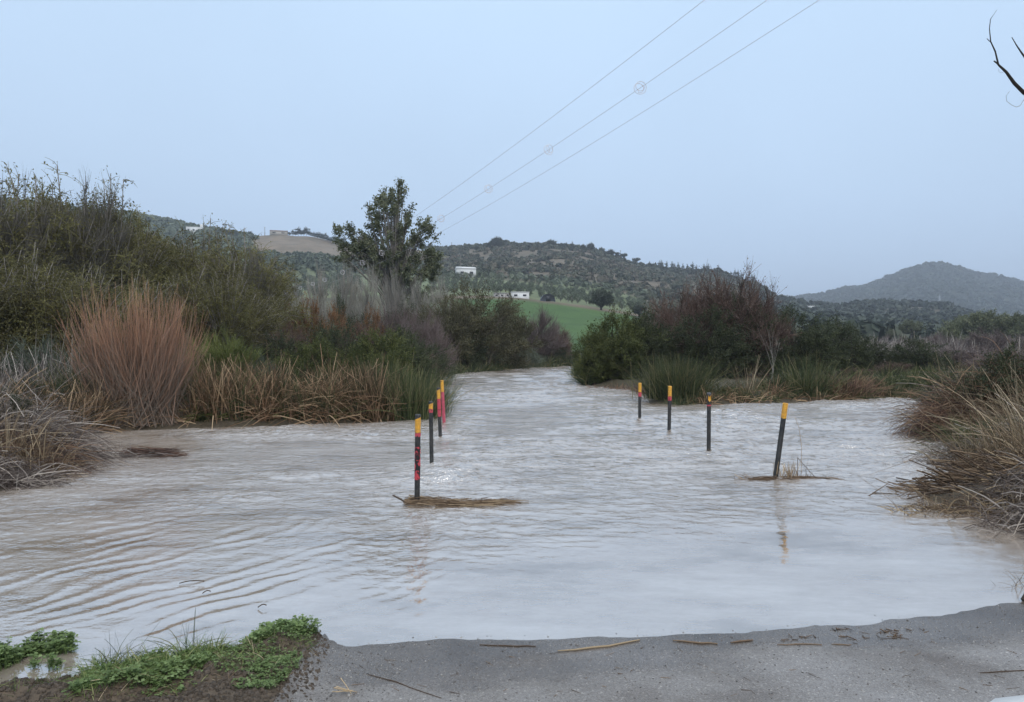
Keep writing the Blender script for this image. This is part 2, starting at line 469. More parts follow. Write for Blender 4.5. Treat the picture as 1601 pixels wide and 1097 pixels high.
# silty flood water
m, n, out = mat('flood_water'); M['water'] = m
tcn = n.nodes.new('ShaderNodeTexCoord'); V = tcn.outputs['Object']
mp = n.nodes.new('ShaderNodeMapping'); mp.inputs['Scale'].default_value = (0.5, 1.1, 1); mp.inputs['Rotation'].default_value = (0, 0, math.radians(12)); lk(n, V, mp.inputs['Vector'])
s1 = noise(n, 1.1, 9, mp.outputs[0], 0.72)
silt = ramp(n, s1, [(0.36, (.20, .15, .105)), (0.47, (.33, .275, .225)), (0.66, (.45, .40, .35))])
p = n.nodes.new('ShaderNodeBsdfPrincipled')
lk(n, silt, p.inputs['Base Color'])
p.inputs['Roughness'].default_value = 0.06; p.inputs['IOR'].default_value = 5.0; p.inputs['Specular IOR Level'].default_value = 0.5
at_ = n.nodes.new('ShaderNodeAttribute'); at_.attribute_name = 'tint'   # how broken the surface is
mp2 = n.nodes.new('ShaderNodeMapping'); mp2.inputs['Scale'].default_value = (0.8, 1.0, 1); mp2.inputs['Rotation'].default_value = (0, 0, math.radians(-8)); lk(n, V, mp2.inputs['Vector'])
b1 = noise(n, 5.5, 4, mp2.outputs[0], 0.62); b2 = noise(n, 17, 3, mp2.outputs[0], 0.6)
sa = n.nodes.new('ShaderNodeMath'); sa.operation = 'MULTIPLY'; sa.inputs[1].default_value = 0.30; lk(n, b2, sa.inputs[0])
sb = n.nodes.new('ShaderNodeMath'); sb.operation = 'ADD'; lk(n, b1, sb.inputs[0]); lk(n, sa.outputs[0], sb.inputs[1])
bp = n.nodes.new('ShaderNodeBump'); bp.inputs['Distance'].default_value = 0.16
lk(n, at_.outputs['Fac'], bp.inputs['Strength']); lk(n, sb.outputs[0], bp.inputs['Height'])
lk(n, bp.outputs[0], p.inputs['Normal']); lk(n, p.outputs[0], out.inputs['Surface'])

# ------------------------------------------------------------------ ground
def polar(radii, ang):
    Rr, A = np.meshgrid(radii, ang, indexing='ij')
    return Rr * np.sin(A), Rr * np.cos(A)

def grid_faces(nr, nc, wrap=False):
    i = np.arange(nr - 1)[:, None] * nc
    j = np.arange(nc if wrap else nc - 1)[None]
    j2 = (j + 1) % nc
    return np.stack(np.broadcast_arrays(i + j, i + j2, i + nc + j2, i + nc + j), -1).reshape(-1, 4)[:, ::-1]

rad = np.concatenate([np.geomspace(0.6, 3.4, 12, endpoint=False), np.geomspace(3.4, 26, 190, endpoint=False), np.geomspace(26, 9000, 210)])
ang = np.concatenate([np.radians(np.linspace(-42, 42, 420)), np.radians(np.linspace(42, 318, 70)[1:-1])])
gx, gy = polar(rad, ang)
gzv = ground_z(gx, gy)
g = Geo(); g.add(np.stack([gx, gy, gzv], -1), grid_faces(len(rad), len(ang), True), np.zeros(gx.size))
me = g.mesh('ground', M['ground'], True)
# land colours
yy = np.maximum(gy, 1); pxx = CX + F * gx / yy
sdg = signed(gx, gy)
def L(c): return np.array(c, float)
col = np.zeros(gx.shape + (3,)) + L((.075, .062, .045))
nb = fbm(gx / 9, gy / 9, 41, 4)[..., None]
col = col * (1 + 0.4 * nb)
w = (smooth(20, 60, gy))[..., None]; col = col * (1 - w) + L((.085, .085, .05)) * w
def zone(c, w):
    global col
    w = np.clip(w, 0, 1)[..., None]; col = col * (1 - w) + L(c) * w
edge = fbm(gx / 40, gy / 40, 44, 4)
zone((.060, .122, .030), smooth(115, 130, gy) * (1 - smooth(244, 250, gy)) * smooth(640, 700, pxx) * (1 - smooth(1130, 1200, pxx)))
zone((.17, .125, .09), smooth(246, 252, gy) * (1 - smooth(262, 268, gy)) * smooth(640, 700, pxx))
zone((.15, .185, .095), smooth(264, 275, gy) * (1 - smooth(420, 470, gy + edge * 90)))
zone((.145, .125, .092), smooth(430, 480, gy + edge * 90) * (1 - smooth(900, 1200, gy)) * smooth(650, 720, pxx))
zone((.14, .17, .095), smooth(430, 480, gy + edge * 90) * (1 - smooth(900, 1200, gy)) * (1 - smooth(650, 720, pxx)))
zone((.20, .165, .125), smooth(560, 640, gy + edge * 60) * (1 - smooth(900, 1200, gy)) * smooth(385, 405, pxx) * (1 - smooth(640, 700, pxx)))
zone((.10, .095, .07), smooth(430, 600, gy) * (1 - smooth(1000, 1300, gy)) * smooth(1180, 1230, pxx))
zone((.042, .055, .042), smooth(1100, 1500, gy))
zone((.13, .10, .075), (1 - smooth(5, 7, gy)) * (gx < -1.0) * smooth(0, .1, sdg))
zone((.11, .17, .05), ((pxx > 680) & (pxx < 780) & (gy > 58) & (gy < 80) & (sdg > 0)) * 1.0)
ca = me.attributes.new('land', 'FLOAT_COLOR', 'POINT')
ca.data.foreach_set('color', np.concatenate([np.clip(col, 0, 1), np.ones(gx.shape + (1,))], -1).astype(np.float32).ravel())
go = link('ground', me); tag(go, kind='structure')

# ------------------------------------------------------------------ road (runs under the flood between the marker posts)
ry = np.concatenate([np.linspace(-6, 2.6, 12, endpoint=False), np.linspace(2.6, 6.5, 110, endpoint=False), np.linspace(6.5, 60, 60)])
rx = np.linspace(0, 1, 110)
RY, RX = np.meshgrid(ry, rx, indexing='ij')
xl = -1.18 + 0.05 * fbm(RY * 1.7, RY * 0, 51, 3) - 0.035 * np.clip(RY - 8, 0, 99)
xr = np.where(RY < 5.7, 5.6, 5.6 - (5.6 - 4.0) * smooth(5.7, 9, RY)) - 0.035 * np.clip(RY - 8, 0, 99)
X = xl + (xr - xl) * RX
Z = ground_z(X, RY) + 0.004
sdr = signed(X, RY)
wet = 1 - smooth(0.25, 0.85, sdr + 0.55 * fbm(X * 1.3, RY * 3, 53, 4))
g = Geo(); g.add(np.stack([X, RY, Z], -1), grid_faces(len(ry), len(rx))[:, ::-1], np.clip(wet, 0, 1))
tag(link('road', g.mesh('road', M['asphalt'], True)), kind='structure')

# ------------------------------------------------------------------ water
wr_ = np.concatenate([np.geomspace(2.6, 30, 520, endpoint=False), np.geomspace(30, 100, 130)])
wa_ = np.radians(np.concatenate([np.linspace(-72, -44, 50, endpoint=False), np.linspace(-44, 44, 440, endpoint=False), np.linspace(44, 72, 50)]))
wx, wy = polar(wr_, wa_)
POSTS = [gp(652, 792), gp(675, 729), gp(688.5, 686), gp(694.5, 664), gp(1212, 750), gp(1108, 707), gp(1046, 679), gp(1000, 661)]
calm = smooth(0.0, 1.0, (wy - 5.4) / 2.6 + np.clip(-wx, -2.5, 4) * 0.22)
amp = 0.14 + 0.86 * calm
rough_zone = smooth(8.5, 13, wy + 1.8 * smooth(1.0, -1.5, wx))
wv = 0
wxw = wx + 0.5 * fbm(wx * .5, wy * .5, 61, 3); wyw = wy + 0.6 * fbm(wx * .6, wy * .6, 67, 3)
# lines of small waves running out to the lower left
c_, s_ = math.cos(math.radians(-32)), math.sin(math.radians(-32))
ph = (wxw * c_ + wyw * s_)
lines = np.sin(ph * 2 * math.pi / 0.24 + 8.0 * fbm(wx * 0.8, wy * 0.8, 71, 3)) 
lmask = smooth(-0.2, -1.6, wx) * smooth(8.6, 7.0, wy) * np.clip(0.42 + 3.2 * fbm(wx * 1.9, wy * 1.3, 73, 3), 0.0, 1.4)
wv = wv + 0.0055 * lmask * (0.5 + 0.5 * lines) ** 1.6
# choppy current
def chop(sx, sy, a, seed, rot):
    c, s = math.cos(rot), math.sin(rot)
    u, v = wx * c + wy * s, -wx * s + wy * c
    n_ = fbm(u * sx, v * sy, seed, 3)
    return a * (1 - np.abs(n_) * 2.2)
gust = np.clip(0.6 + 1.4 * fbm(wx * .35, wy * .3, 97, 3), 0.1, 1.6)
wv = wv + amp * gust * (chop(0.8, 2.0, 0.040, 81, .12) * rough_zone + chop(2.6, 5.0, 0.022, 85, -.15) * (0.45 + 0.55 * rough_zone)  + chop(6.0, 10.0, 0.012, 87, .1) * (0.5 + 0.5 * rough_zone) + chop(0.45, 1.0, 0.016, 89, .2) * rough_zone)
wv = wv + smooth(16, 30, wy) * chop(0.4, 1.1, 0.085, 91, .05) + smooth(30, 45, wy) * chop(0.25, .55, .16, 93, 0)
rapid = np.exp(-((wx - 4.2) / 3.2) ** 2 - ((wy - 17.5) / 3.4) ** 2)          # broken water where the flow drops off the road
wv = wv + rapid * (chop(1.3, 2.4, .06, 95, .5) + chop(3.5, 5.5, .018, 96, -.4))
# bow waves and wakes at the posts
for k, (qx, qy) in enumerate(POSTS):
    dx, dy = wx - qx, wy - qy
    h = 0.050 if k in (6, 7) else 0.018
    wv = wv + h * np.exp(-((dx + .05) ** 2 + dy ** 2) / (0.10 if k in (6, 7) else 0.05) ** 2 / 2)
    along = np.clip(dx, 0, 9)
    for sgn in (-1, 1):
        ln = dy + 0.12 * along + sgn * 0.16 * along
        wv = wv + 0.020 * np.exp(-(ln / 0.055) ** 2 / 2) * np.exp(-along / 1.1) * (dx > 0)
turb = 0.022 + 0.80 * calm * np.clip(gust, .35, 1.2) * (0.22 + 0.78 * rough_zone)
sdw = signed(wx, wy)
wv = wv * smooth(0.05, -0.5, sdw)
g = Geo(); g.add(np.stack([wx, wy, wv], -1), grid_faces(len(wr_), len(wa_)), turb)
tag(link('river_water', g.mesh('river_water', M['water'], True)), kind='structure')

# ------------------------------------------------------------------ plant builders (meshes around the origin, standing on z=0)
def in_lobes(lobes, n, shell=0.35):
    vol = np.array([l[3] * l[4] * l[5] for l in lobes]) ** 0.8; k = rng.choice(len(lobes), n, p=vol / vol.sum())
    L_ = np.array(lobes)[k]
    d = norm(rng.normal(size=(n, 3)))
    r = rng.uniform(shell, 1, n) ** 0.6
    # uneven outline: clumps stick out or fall back by direction
    b = 1 + 0.22 * np.sin(d[:, 0] * 5 + k * 1.7) * np.cos(d[:, 1] * 4 - k) + 0.15 * np.sin(d[:, 2] * 7 + k)
    P = L_[:, :3] + d * L_[:, 3:] * (r * b)[:, None]
    P[:, 2] = np.maximum(P[:, 2], 0.08)
    return P, norm(P - L_[:, :3] + rng.normal(size=(n, 3)) * 0.15)

def woody(lobes, trunk_h, trunk_r, leafmat, barkmat, n_limb=60, n_twig=10, twig_len=.5, twig_w=.012, n_leaf=0, leaf=.07, droop=0.0,
          up=0.3, shell=.35, spread=0.5, stems=1, twigmat=None, base_r=0.1, K=4, leaf_up=0.3, aspect=.55, tw_tint=None, f0=.72):
    """returns (crown mesh, trunk mesh)"""
    T, O = in_lobes(lobes, n_limb, shell)
    gt = Geo()
    th = rng.uniform(0, 6.28, stems)
    sb = np.stack([np.cos(th), np.sin(th), 0 * th], -1) * base_r * (stems > 1)
    cen = np.mean(np.array(lobes)[:, :2], 0)
    tops = np.zeros((stems, 3)); tops[:, :2] = sb[:, :2] * 3 + cen * 0.6; tops[:, 2] = trunk_h * rng.uniform(.8, 1.1, stems)
    t = np.linspace(0, 1, 6)[None, :, None]
    Pt = sb[:, None] * (1 - t) + tops[:, None] * t + (np.sin(t * 3.1) * rng.normal(size=(stems, 1, 3)) * 0.05 * trunk_h)
    Pt[:, 0, 2] = -0.15
    tubes(gt, Pt, trunk_r * np.linspace(1.2, .6, 6)[None], rng.uniform(size=stems), 7)
    # limbs
    k = rng.integers(0, stems, n_limb)
    tt = rng.uniform(.35, 1, n_limb)
    idx = (tt * 5).astype(int)
    A = Pt[k, idx]
    mid = (A + T) / 2; mid[:, 2] += np.linalg.norm(T - A, axis=1) * 0.12
    t = np.linspace(0, 1, 5)[None, :, None]
    Pl = A[:, None] * (1 - t) ** 2 + 2 * mid[:, None] * t * (1 - t) + T[:, None] * t ** 2
    Ll = np.linalg.norm(T - A, axis=1)
    tubes(gt, Pl, (trunk_r * .42 * np.clip(Ll / Ll.max(), .3, 1))[:, None] * np.linspace(1, .22, 5)[None], rng.uniform(size=n_limb), 4)
    # twigs
    gc = Geo()
    N = n_limb * n_twig
    kk = np.repeat(np.arange(n_limb), n_twig)
    f = rng.uniform(f0, 1, N) * 4
    fi = np.minimum(f.astype(int), 3); ff = (f - fi)[:, None]
    A2 = Pl[kk, fi] * (1 - ff) + Pl[kk, fi + 1] * ff
    D = norm(O[kk] * 0.6 + rng.normal(size=(N, 3)) * spread + np.array([0, 0, up]))
    Ln = twig_len * rng.uniform(.5, 1.3, N)
    bend = np.zeros((N, 3)); bend[:, 2] = -droop; bend += rng.normal(size=(N, 3)) * .12
    Pw = curve(A2, D, Ln, bend, K)
    Pw[..., 2] = np.maximum(Pw[..., 2], .03)
    clump = rng.uniform(0, 1, n_limb)
    ti = np.clip(clump[kk] * .6 + rng.uniform(0, .4, N), 0, 1)
    if tw_tint is not None: ti = ti * tw_tint
    (gc if not twigmat else gt)
    strips(gc, Pw, twig_w * np.linspace(1, .35, K)[None], ti)
    if n_leaf:
        q = rng.uniform(.15, 1, (N, n_leaf))
        ii = np.clip((q * (K - 1)).astype(int), 0, K - 2); fr = q * (K - 1) - ii
        P0 = np.take_along_axis(Pw, ii[..., None], 1); P1 = np.take_along_axis(Pw, ii[..., None] + 1, 1)
        Cc = (P0 * (1 - fr[..., None]) + P1 * fr[..., None]).reshape(-1, 3) + rng.normal(size=(N * n_leaf, 3)) * leaf * .5
        lt = np.clip(np.repeat(ti, n_leaf) * .75 + rng.uniform(0, .3, N * n_leaf), 0, 1)
        leaves(gc, Cc, leaf, lt, leaf_up, aspect)
    return gc.mesh('crown', leafmat, False), gt.mesh('trunk', barkmat, True)

def plant(name, meshes, px=None, d=None, label='', cat='shrub', group=None, h=1, w=1, rz=None, loc=None, parts=('crown', 'trunk'), z=None):
    if loc is None: loc = ((px - CX) / F * d, d)
    zz = gz(*loc) if z is None else z
    r = empty(name, (loc[0], loc[1], max(zz, -0.1)), rng.uniform(0, 6.28) if rz is None else rz, (w, w, h))
    for nm, me_ in zip(parts, meshes): link(nm, me_, r)
    tag(r, label, cat, group)
    return r

# ------------------------------------------------------------------ species
SP = {}
for v in range(3):      # feathery olive-green thicket trees on the left bank, 7 m
    SP['feather', v] = woody([(0, 0, 4.2, 2.4, 2.4, 2.6), (-1.2 + v, .5, 2.6, 2.0, 2.0, 2.0), (1.3, -.6 * v, 2.3, 1.9, 1.9, 1.9)], 3.2, .13, M['olive_twigs'], M['grey_bark'],
                             f0=.55, n_limb=480, n_twig=22, twig_len=.6, twig_w=.022, droop=.35, up=.25, spread=.55, stems=4, base_r=.35, K=4, shell=.3, n_leaf=3, leaf=.085)
for v in range(2):      # leafless grey tree
    SP['bare', v] = woody([(0, 0, 4.4, 1.6, 1.6, 2.4), (.8, 0, 3.0, 1.5, 1.5, 1.5)], 3.0, .09, M['grey_twigs'], M['grey_bark'],
                          n_limb=120, n_twig=26, twig_len=.8, twig_w=.018, droop=-.1, up=.8, spread=.4, stems=4, base_r=.2, shell=.2)
    SP['palebare', v] = woody([(0, 0, 4.4, 1.5, 1.5, 2.6), (.6, 0, 2.8, 1.3, 1.3, 1.6)], 3.4, .08, M['pale_twigs'], M['grey_bark'],
                              n_limb=100, n_twig=18, twig_len=.9, twig_w=.022, droop=-.25, up=1.3, spread=.3, stems=6, base_r=.3, shell=.15)
for v in range(2):      # leafy evergreen shrub 3 m
    SP['green', v] = woody([(0, 0, 1.5, 1.5, 1.5, 1.35), (.9, .3, 1.0, 1.1, 1.1, 1.0), (-.9, -.3, .9, 1.1, 1.1, .9)], .8, .06, M['green_leaf'], M['dark_bark'],
                           n_limb=260, n_twig=15, twig_len=.36, twig_w=.012, n_leaf=6, leaf=.075, up=.4, stems=4, base_r=.3, shell=.5)
    SP['dark', v] = woody([(0, 0, 1.5, 1.6, 1.6, 1.4), (1.0, .3, 1.0, 1.2, 1.2, 1.0), (-1.0, -.3, .9, 1.2, 1.2, .9)], .8, .06, M['dark_leaf'], M['dark_bark'],
                          n_limb=250, n_twig=14, twig_len=.38, twig_w=.013, n_leaf=6, leaf=.07, up=.4, stems=4, base_r=.3, shell=.45)
    SP['purple', v] = woody([(0, 0, 1.9, 1.3, 1.3, 1.6), (.8, .3, 1.2, 1.1, 1.1, 1.1), (-.8, 0, 1.2, 1.0, 1.0, 1.1)], 1.2, .05, M['purple_twigs'], M['dark_bark'],
                            f0=.5, n_limb=210, n_twig=36, twig_len=.5, twig_w=.016, droop=-.1, up=.6, spread=.5, stems=7, base_r=.3, shell=.3, n_leaf=1, leaf=.06)
    SP['mauve', v] = woody([(0, 0, 1.9, 1.3, 1.3, 1.6), (.8, .3, 1.2, 1.1, 1.1, 1.1), (-.8, 0, 1.2, 1.0, 1.0, 1.1)], 1.2, .05, M['mauve_twigs'], M['dark_bark'],
                           n_limb=130, n_twig=36, twig_len=.75, twig_w=.02, droop=-.05, up=.8, spread=.5, stems=7, base_r=.3, shell=.15)
    SP['greygreen', v] = woody([(0, 0, 1.4, 1.3, 1.3, 1.3), (.8, .2, .9, 1.0, 1.0, .9), (-.8, -.2, .9, 1.0, 1.0, .9)], .8, .05, M['grey_green'], M['grey_bark'],
                               n_limb=140, n_twig=22, twig_len=.55, twig_w=.02, n_leaf=2, leaf=.09, up=.6, spread=.5, stems=5, base_r=.3, aspect=.3)
SP['broom', 0] = woody([(0, 0, 1.2, 1.2, 1.2, 1.0)], .5, .04, M['broom'], M['dark_bark'], n_limb=110, n_twig=30, twig_len=.5, twig_w=.012, n_leaf=1, leaf=.05, up=1.4, spread=.35, stems=6, base_r=.25)
SP['orange', 0] = woody([(0, 0, 1.7, 1.2, 1.2, 1.2), (.7, 0, 1.1, 1, 1, .9)], 1.2, .05, M['orange_leaf'], M['dark_bark'], n_limb=90, n_twig=20, twig_len=.5, twig_w=.018, n_leaf=4, leaf=.085, up=.9, spread=.4, stems=6, base_r=.3)
SP['oliveleaf', 0] = woody([(0, 0, 2.6, 1.7, 1.7, 1.7), (1, .2, 1.6, 1.4, 1.4, 1.4), (-1, -.2, 1.5, 1.4, 1.4, 1.3)], 1.6, .09, M['brown_leaf'], M['bark'], n_limb=170, n_twig=20, twig_len=.6, twig_w=.02, n_leaf=4, leaf=.10, up=.5, stems=3, base_r=.3)
SP['oak', 0] = woody([(0, 0, 5.2, 4.2, 4.2, 2.8), (2.5, 0, 4.0, 2.6, 2.6, 1.8), (-2.5, 0, 4.2, 2.4, 2.4, 1.9)], 2.6, .38, M['hill_leaf'], M['dark_bark'], n_limb=170, n_twig=10, twig_len=.9, twig_w=.06, n_leaf=5, leaf=.42, up=.2)
SP['parkoak', 0] = woody([(0, 0, 5.2, 3.6, 3.6, 2.9), (2.5, 0, 3.6, 2.4, 2.4, 2.2), (-2.5, 0, 3.6, 2.4, 2.4, 2.2)], 2.6, .3, M['tree_leaf'], M['dark_bark'], n_limb=200, n_twig=10, twig_len=.8, twig_w=.05, n_leaf=5, leaf=.36, up=.3)
SP['oak', 1] = woody([(0, 0, 4.2, 2.6, 2.6, 2.8), (1.5, 0, 3.0, 2.0, 2.0, 1.8)], 2.0, .3, M['hill_leaf'], M['dark_bark'], n_limb=110, n_twig=8, twig_len=.8, twig_w=.06, n_leaf=5, leaf=.45, up=.3)
SP['umbrella', 0] = woody([(0, 0, 5.6, 3.4, 3.4, 1.2)], 4.2, .2, M['hill_leaf'], M['dark_bark'], n_limb=70, n_twig=8, twig_len=.7, twig_w=.06, n_leaf=5, leaf=.45, up=.3)
SP['grove', 0] = woody([(0, 0, 2.2, 1.7, 1.7, 1.3)], 1.0, .16, M['grove_leaf'], M['grey_bark'], n_limb=34, n_twig=4, twig_len=.5, twig_w=.06, n_leaf=3, leaf=.42, up=.2)
SP['grove', 1] = woody([(0.3, 0, 2.0, 1.5, 1.9, 1.2)], 1.0, .16, M['grove_leaf'], M['grey_bark'], n_limb=30, n_twig=4, twig_len=.5, twig_w=.06, n_leaf=3, leaf=.42, up=.2)
SP['aspen', 0] = woody([(0, 0, 6.0, 1.9, 1.9, 3.8)], 5, .14, M['hill_leaf'], M['grey_bark'], n_limb=60, n_twig=6, twig_len=.9, twig_w=.06, n_leaf=5, leaf=.42, up=.5)

# ------------------------------------------------------------------ blades: reeds, rushes, grass
def blades(g, X, Y, h, lean=.25, curl=.4, w=.01, K=5, dirx=None, t0=0, t1=1, z=None, hv=.35):
    N = len(X)
    Z = ground_z(X, Y) if z is None else np.full(N, z)
    A = np.stack([X, Y, np.maximum(Z, -.12) - .02], -1)
    a = rng.uniform(0, 6.28, N)
    hd = np.stack([np.cos(a), np.sin(a), 0 * a], -1)
    if dirx is not None: hd = norm(hd * .6 + dirx)
    ln = np.abs(rng.normal(0, lean, N))
    D = norm(hd * ln[:, None] + np.array([0, 0, 1.]))
    Lh = h * rng.uniform(1 - hv, 1 + hv * .5, N)
    cu = np.abs(rng.normal(0, curl, N))
    bend = hd * cu[:, None] * .7; bend[:, 2] = -cu * .55
    P = curve(A, D, Lh, bend, K)
    tt = rng.uniform(0, 1, N) ** 1.7; tt = t0 + (t1 - t0) * tt
    strips(g, P, w * np.linspace(1, .3, K)[None] * (rng.uniform(.5, 1.1, N) + .7 * (tt > .7))[:, None], np.clip(tt[:, None] + np.linspace(-.06, .06, K)[None], 0, 1))

def bed(name, pts, depth, n, h, material, label, w=.014, lean=.2, curl=.35, K=5, kind='stuff', t0=0, t1=1, cat=None, group=None, broken=0):
    """a strip of blades along a line of photo pixels on the water's edge, going `depth` metres back"""
    P = np.array([gp(*p) for p in pts])
    s = rng.uniform(0, len(P) - 1.001, n); i = s.astype(int); f = (s - i)[:, None]
    Q = P[i] * (1 - f) + P[i + 1] * f
    Q = Q + np.stack([rng.normal(0, .08, n), rng.uniform(0, 1, n) ** 1.3 * depth], -1)
    # gather into tufts
    nt_ = max(6, n // 26)
    c = rng.integers(0, n, nt_)
    k = rng.integers(0, nt_, n)
    use = rng.uniform(size=n) < .75
    Q[use] = Q[c[k]][use] + rng.normal(0, .07, (use.sum(), 2))
    th = rng.uniform(.65, 1.15, nt_)
    hh = h * np.where(use, th[k], rng.uniform(.5, 1, n))
    g = Geo()
    tt = np.clip(rng.uniform(size=nt_)[k] * .5 + rng.uniform(size=n) * .5, 0, 1)
    blades(g, Q[:, 0], Q[:, 1], hh, lean, curl, w, K, t0=t0, t1=t1)
    if broken:
        b = rng.integers(0, n, broken)
        blades(g, Q[b, 0], Q[b, 1], hh[b] * .8, lean * 6, curl * 1.5, w * 1.3, K, t0=.5, t1=1)
    o = link(name, g.mesh(name, material))
    tag(o, label, cat, group, kind)
    return o

def tussock(name, px, py, r, n, h, material, label, lean=.35, curl=.4, w=.01, K=6, cat='grass clump', group=None, t0=0, t1=1):
    x, y = gp(px, py)
    q = rng.normal(0, 1, (n, 2)) * r * .45
    g = Geo()
    a = norm(np.concatenate([q, np.zeros((n, 1))], -1)) * np.clip(np.hypot(*q.T) / r, 0, 1)[:, None]
    blades(g, q[:, 0], q[:, 1], h, lean, curl, w, K, dirx=a * 1.2, z=0, t0=t0, t1=t1)
    o = link(name, g.mesh(name, material), None, (x, y, max(gz(x, y), 0) - .02))
    return tag(o, label, cat, group)

def onslope(px, row, lo=120, hi=2300):
    """point of the rising ground beyond the river that the photo shows at (px, row)"""
    d = np.geomspace(lo, hi, 500); x = (px - CX) / F * d
    z = ground_z(x, d); r = CY - (z - EYE) / d * F
    k = np.where(r <= row)[0]
    k = k[0] if len(k) else int(np.argmin(np.where(d < min(hi, 900), r, 1e9)))
    return float(x[k]), float(d[k]), float(z[k])

# ------------------------------------------------------------------ marker posts of the ford
def post(base, top, bands, label, capmat='black_paint', dia=.064, slant=.028, group='marker posts along the flooded ford', chevron=False, stub=False):
    bx, by = gp(*base)
    d = by
    tx, _, tz = at(*top, d)
    ax = np.array([tx - bx, 0, tz]); Lp = np.linalg.norm(ax); th = math.atan2(ax[0], ax[2])
    r = empty('marker_post', (bx, by, 0)); r.rotation_euler = (0, th, 0)
    g = Geo()
    nseg = 16; a = np.arange(nseg) * 2 * math.pi / nseg; R = dia / 2
    zs = np.concatenate([[-.55], np.linspace(0, Lp - .004, 8), [Lp]])
    rr = np.full(len(zs), R); rr[-1] = R * .93
    V = np.stack([np.cos(a)[None] * rr[:, None], np.sin(a)[None] * rr[:, None], np.repeat(zs[:, None], nseg, 1)], -1)
    g.add(V, grid_faces(len(zs), nseg, True)[:, ::-1], np.zeros(V.shape[0] * nseg))
    top_ = np.arange(nseg) + (len(zs) - 1) * nseg
    for q in range(1, nseg // 2):
        g.f.append(np.array([[top_[0], top_[2 * q - 1], top_[2 * q], top_[(2 * q + 1) % nseg]]]))
    link('pole', g.mesh('pole', M['black_paint'], True), r)
    for (z0, z1, mt, nm) in bands + [(Lp - .07, Lp + .1, 'mud_stain', 'mud_line')]:                     # metres below the top
        g = Geo(); rb = R + .0016
        top_slant = slant if z0 < .08 else 0.006
        if nm == 'mud_line': rb = R + .001
        wob = rng.normal(0, .004, nseg)
        k = np.linspace(0, 1, 5)[:, None]
        za = Lp - z0 - top_slant * (.5 - .5 * np.cos(a - .3)); zb = Lp - z1 + wob
        zz = zb[None] * (1 - k) + za[None] * k
        V = np.stack([np.broadcast_to(np.cos(a) * rb, zz.shape), np.broadcast_to(np.sin(a) * rb, zz.shape), zz], -1)
        g.add(V, grid_faces(5, nseg, True)[:, ::-1], np.zeros(zz.size))
        link(nm, g.mesh(nm, M[mt], True), r)
    g = Geo()                                          # end cap
    V = []
    for (rd, z) in ((R * 1.06, Lp - .016), (R * 1.08, Lp + .004), (R * .8, Lp + .012), (R * .05, Lp + .013)):
        V.append(np.stack([np.cos(a) * rd, np.sin(a) * rd, np.full(nseg, z)], -1))
    g.add(np.array(V), grid_faces(4, nseg, True)[:, ::-1], np.zeros(4 * nseg))
    link('cap', g.mesh('cap', M[capmat], True), r)
    if chevron:                                        # yellow shield-shaped plate on the front
        g = Geo(); y0, y1 = -R - .010, -R - .002
        pts = [(-.026, Lp - .035), (-.026, Lp - .115), (0, Lp - .155), (.026, Lp - .115), (.026, Lp - .035), (0, Lp - .062)]
        V = [(x, y0, z) for x, z in pts] + [(x, y1, z) for x, z in pts]
        f = [(0, 1, 2, 5), (5, 2, 3, 4), (6, 11, 8, 7), (11, 10, 9, 8)] + [(i, (i + 1) % 6, (i + 1) % 6 + 6, i + 6) for i in range(6)]
        g.add(V, f, np.zeros(12)); link('reflector_plate', g.mesh('reflector_plate', M['yellow_paint']), r)
    tag(r, label, 'marker post', group)
    return r
Y, RD = 'yellow_paint', 'red_paint'
post((652, 792), (653.5, 649), [(.018, .20, Y, 'yellow_band'), (.20, .245, 'worn_red', 'red_band'), (.36, .74, 'peeling_red', 'peeling_red_band')],
     'nearest left marker post, yellow top and flaking red, a raft of reeds round its foot')
post((675, 729), (673.5, 628), [(.012, .11, Y, 'yellow_band'), (.11, .165, 'worn_red', 'red_band')], 'second left marker post, short yellow tip over thin red ring and black pole')
post((688.5, 686), (685.5, 606.5), [(.018, .215, Y, 'yellow_band'), (.215, .58, 'worn_red', 'red_band')], 'third left marker post, yellow over scuffed red to halfway, black foot', dia=.072)
post((694.5, 664), (691, 595), [(.008, .27, Y, 'yellow_band'), (.27, 1.09, RD, 'red_band')], 'farthest left marker post, faded red all the way below its yellow tip', 'yellow_paint', dia=.075)
post((1212, 750), (1228, 631), [(.005, .205, Y, 'yellow_band')], 'leaning black marker post with yellow top, nearest on the right', 'yellow_paint', dia=.069, slant=.012)
post((1108, 707), (1108.5, 614.5), [(.20, .225, 'worn_red', 'red_band')], 'black marker post with grey cap and yellow shield-shaped plate', 'grey_cap', dia=.072, chevron=True)
post((1046, 679), (1047.5, 604), [(.006, .21, Y, 'yellow_band'), (.21, .30, 'worn_red', 'red_band')], 'right marker post with long yellow top and red ring, standing in brown foam', 'yellow_paint', dia=.078, slant=.012)
post((1000, 661), (1000.5, 599), [(.006, .22, Y, 'yellow_band'), (.22, .33, 'worn_red', 'red_band')], 'farthest right marker post, slim yellow tip against the dark bush', 'yellow_paint', dia=.078, slant=.012)

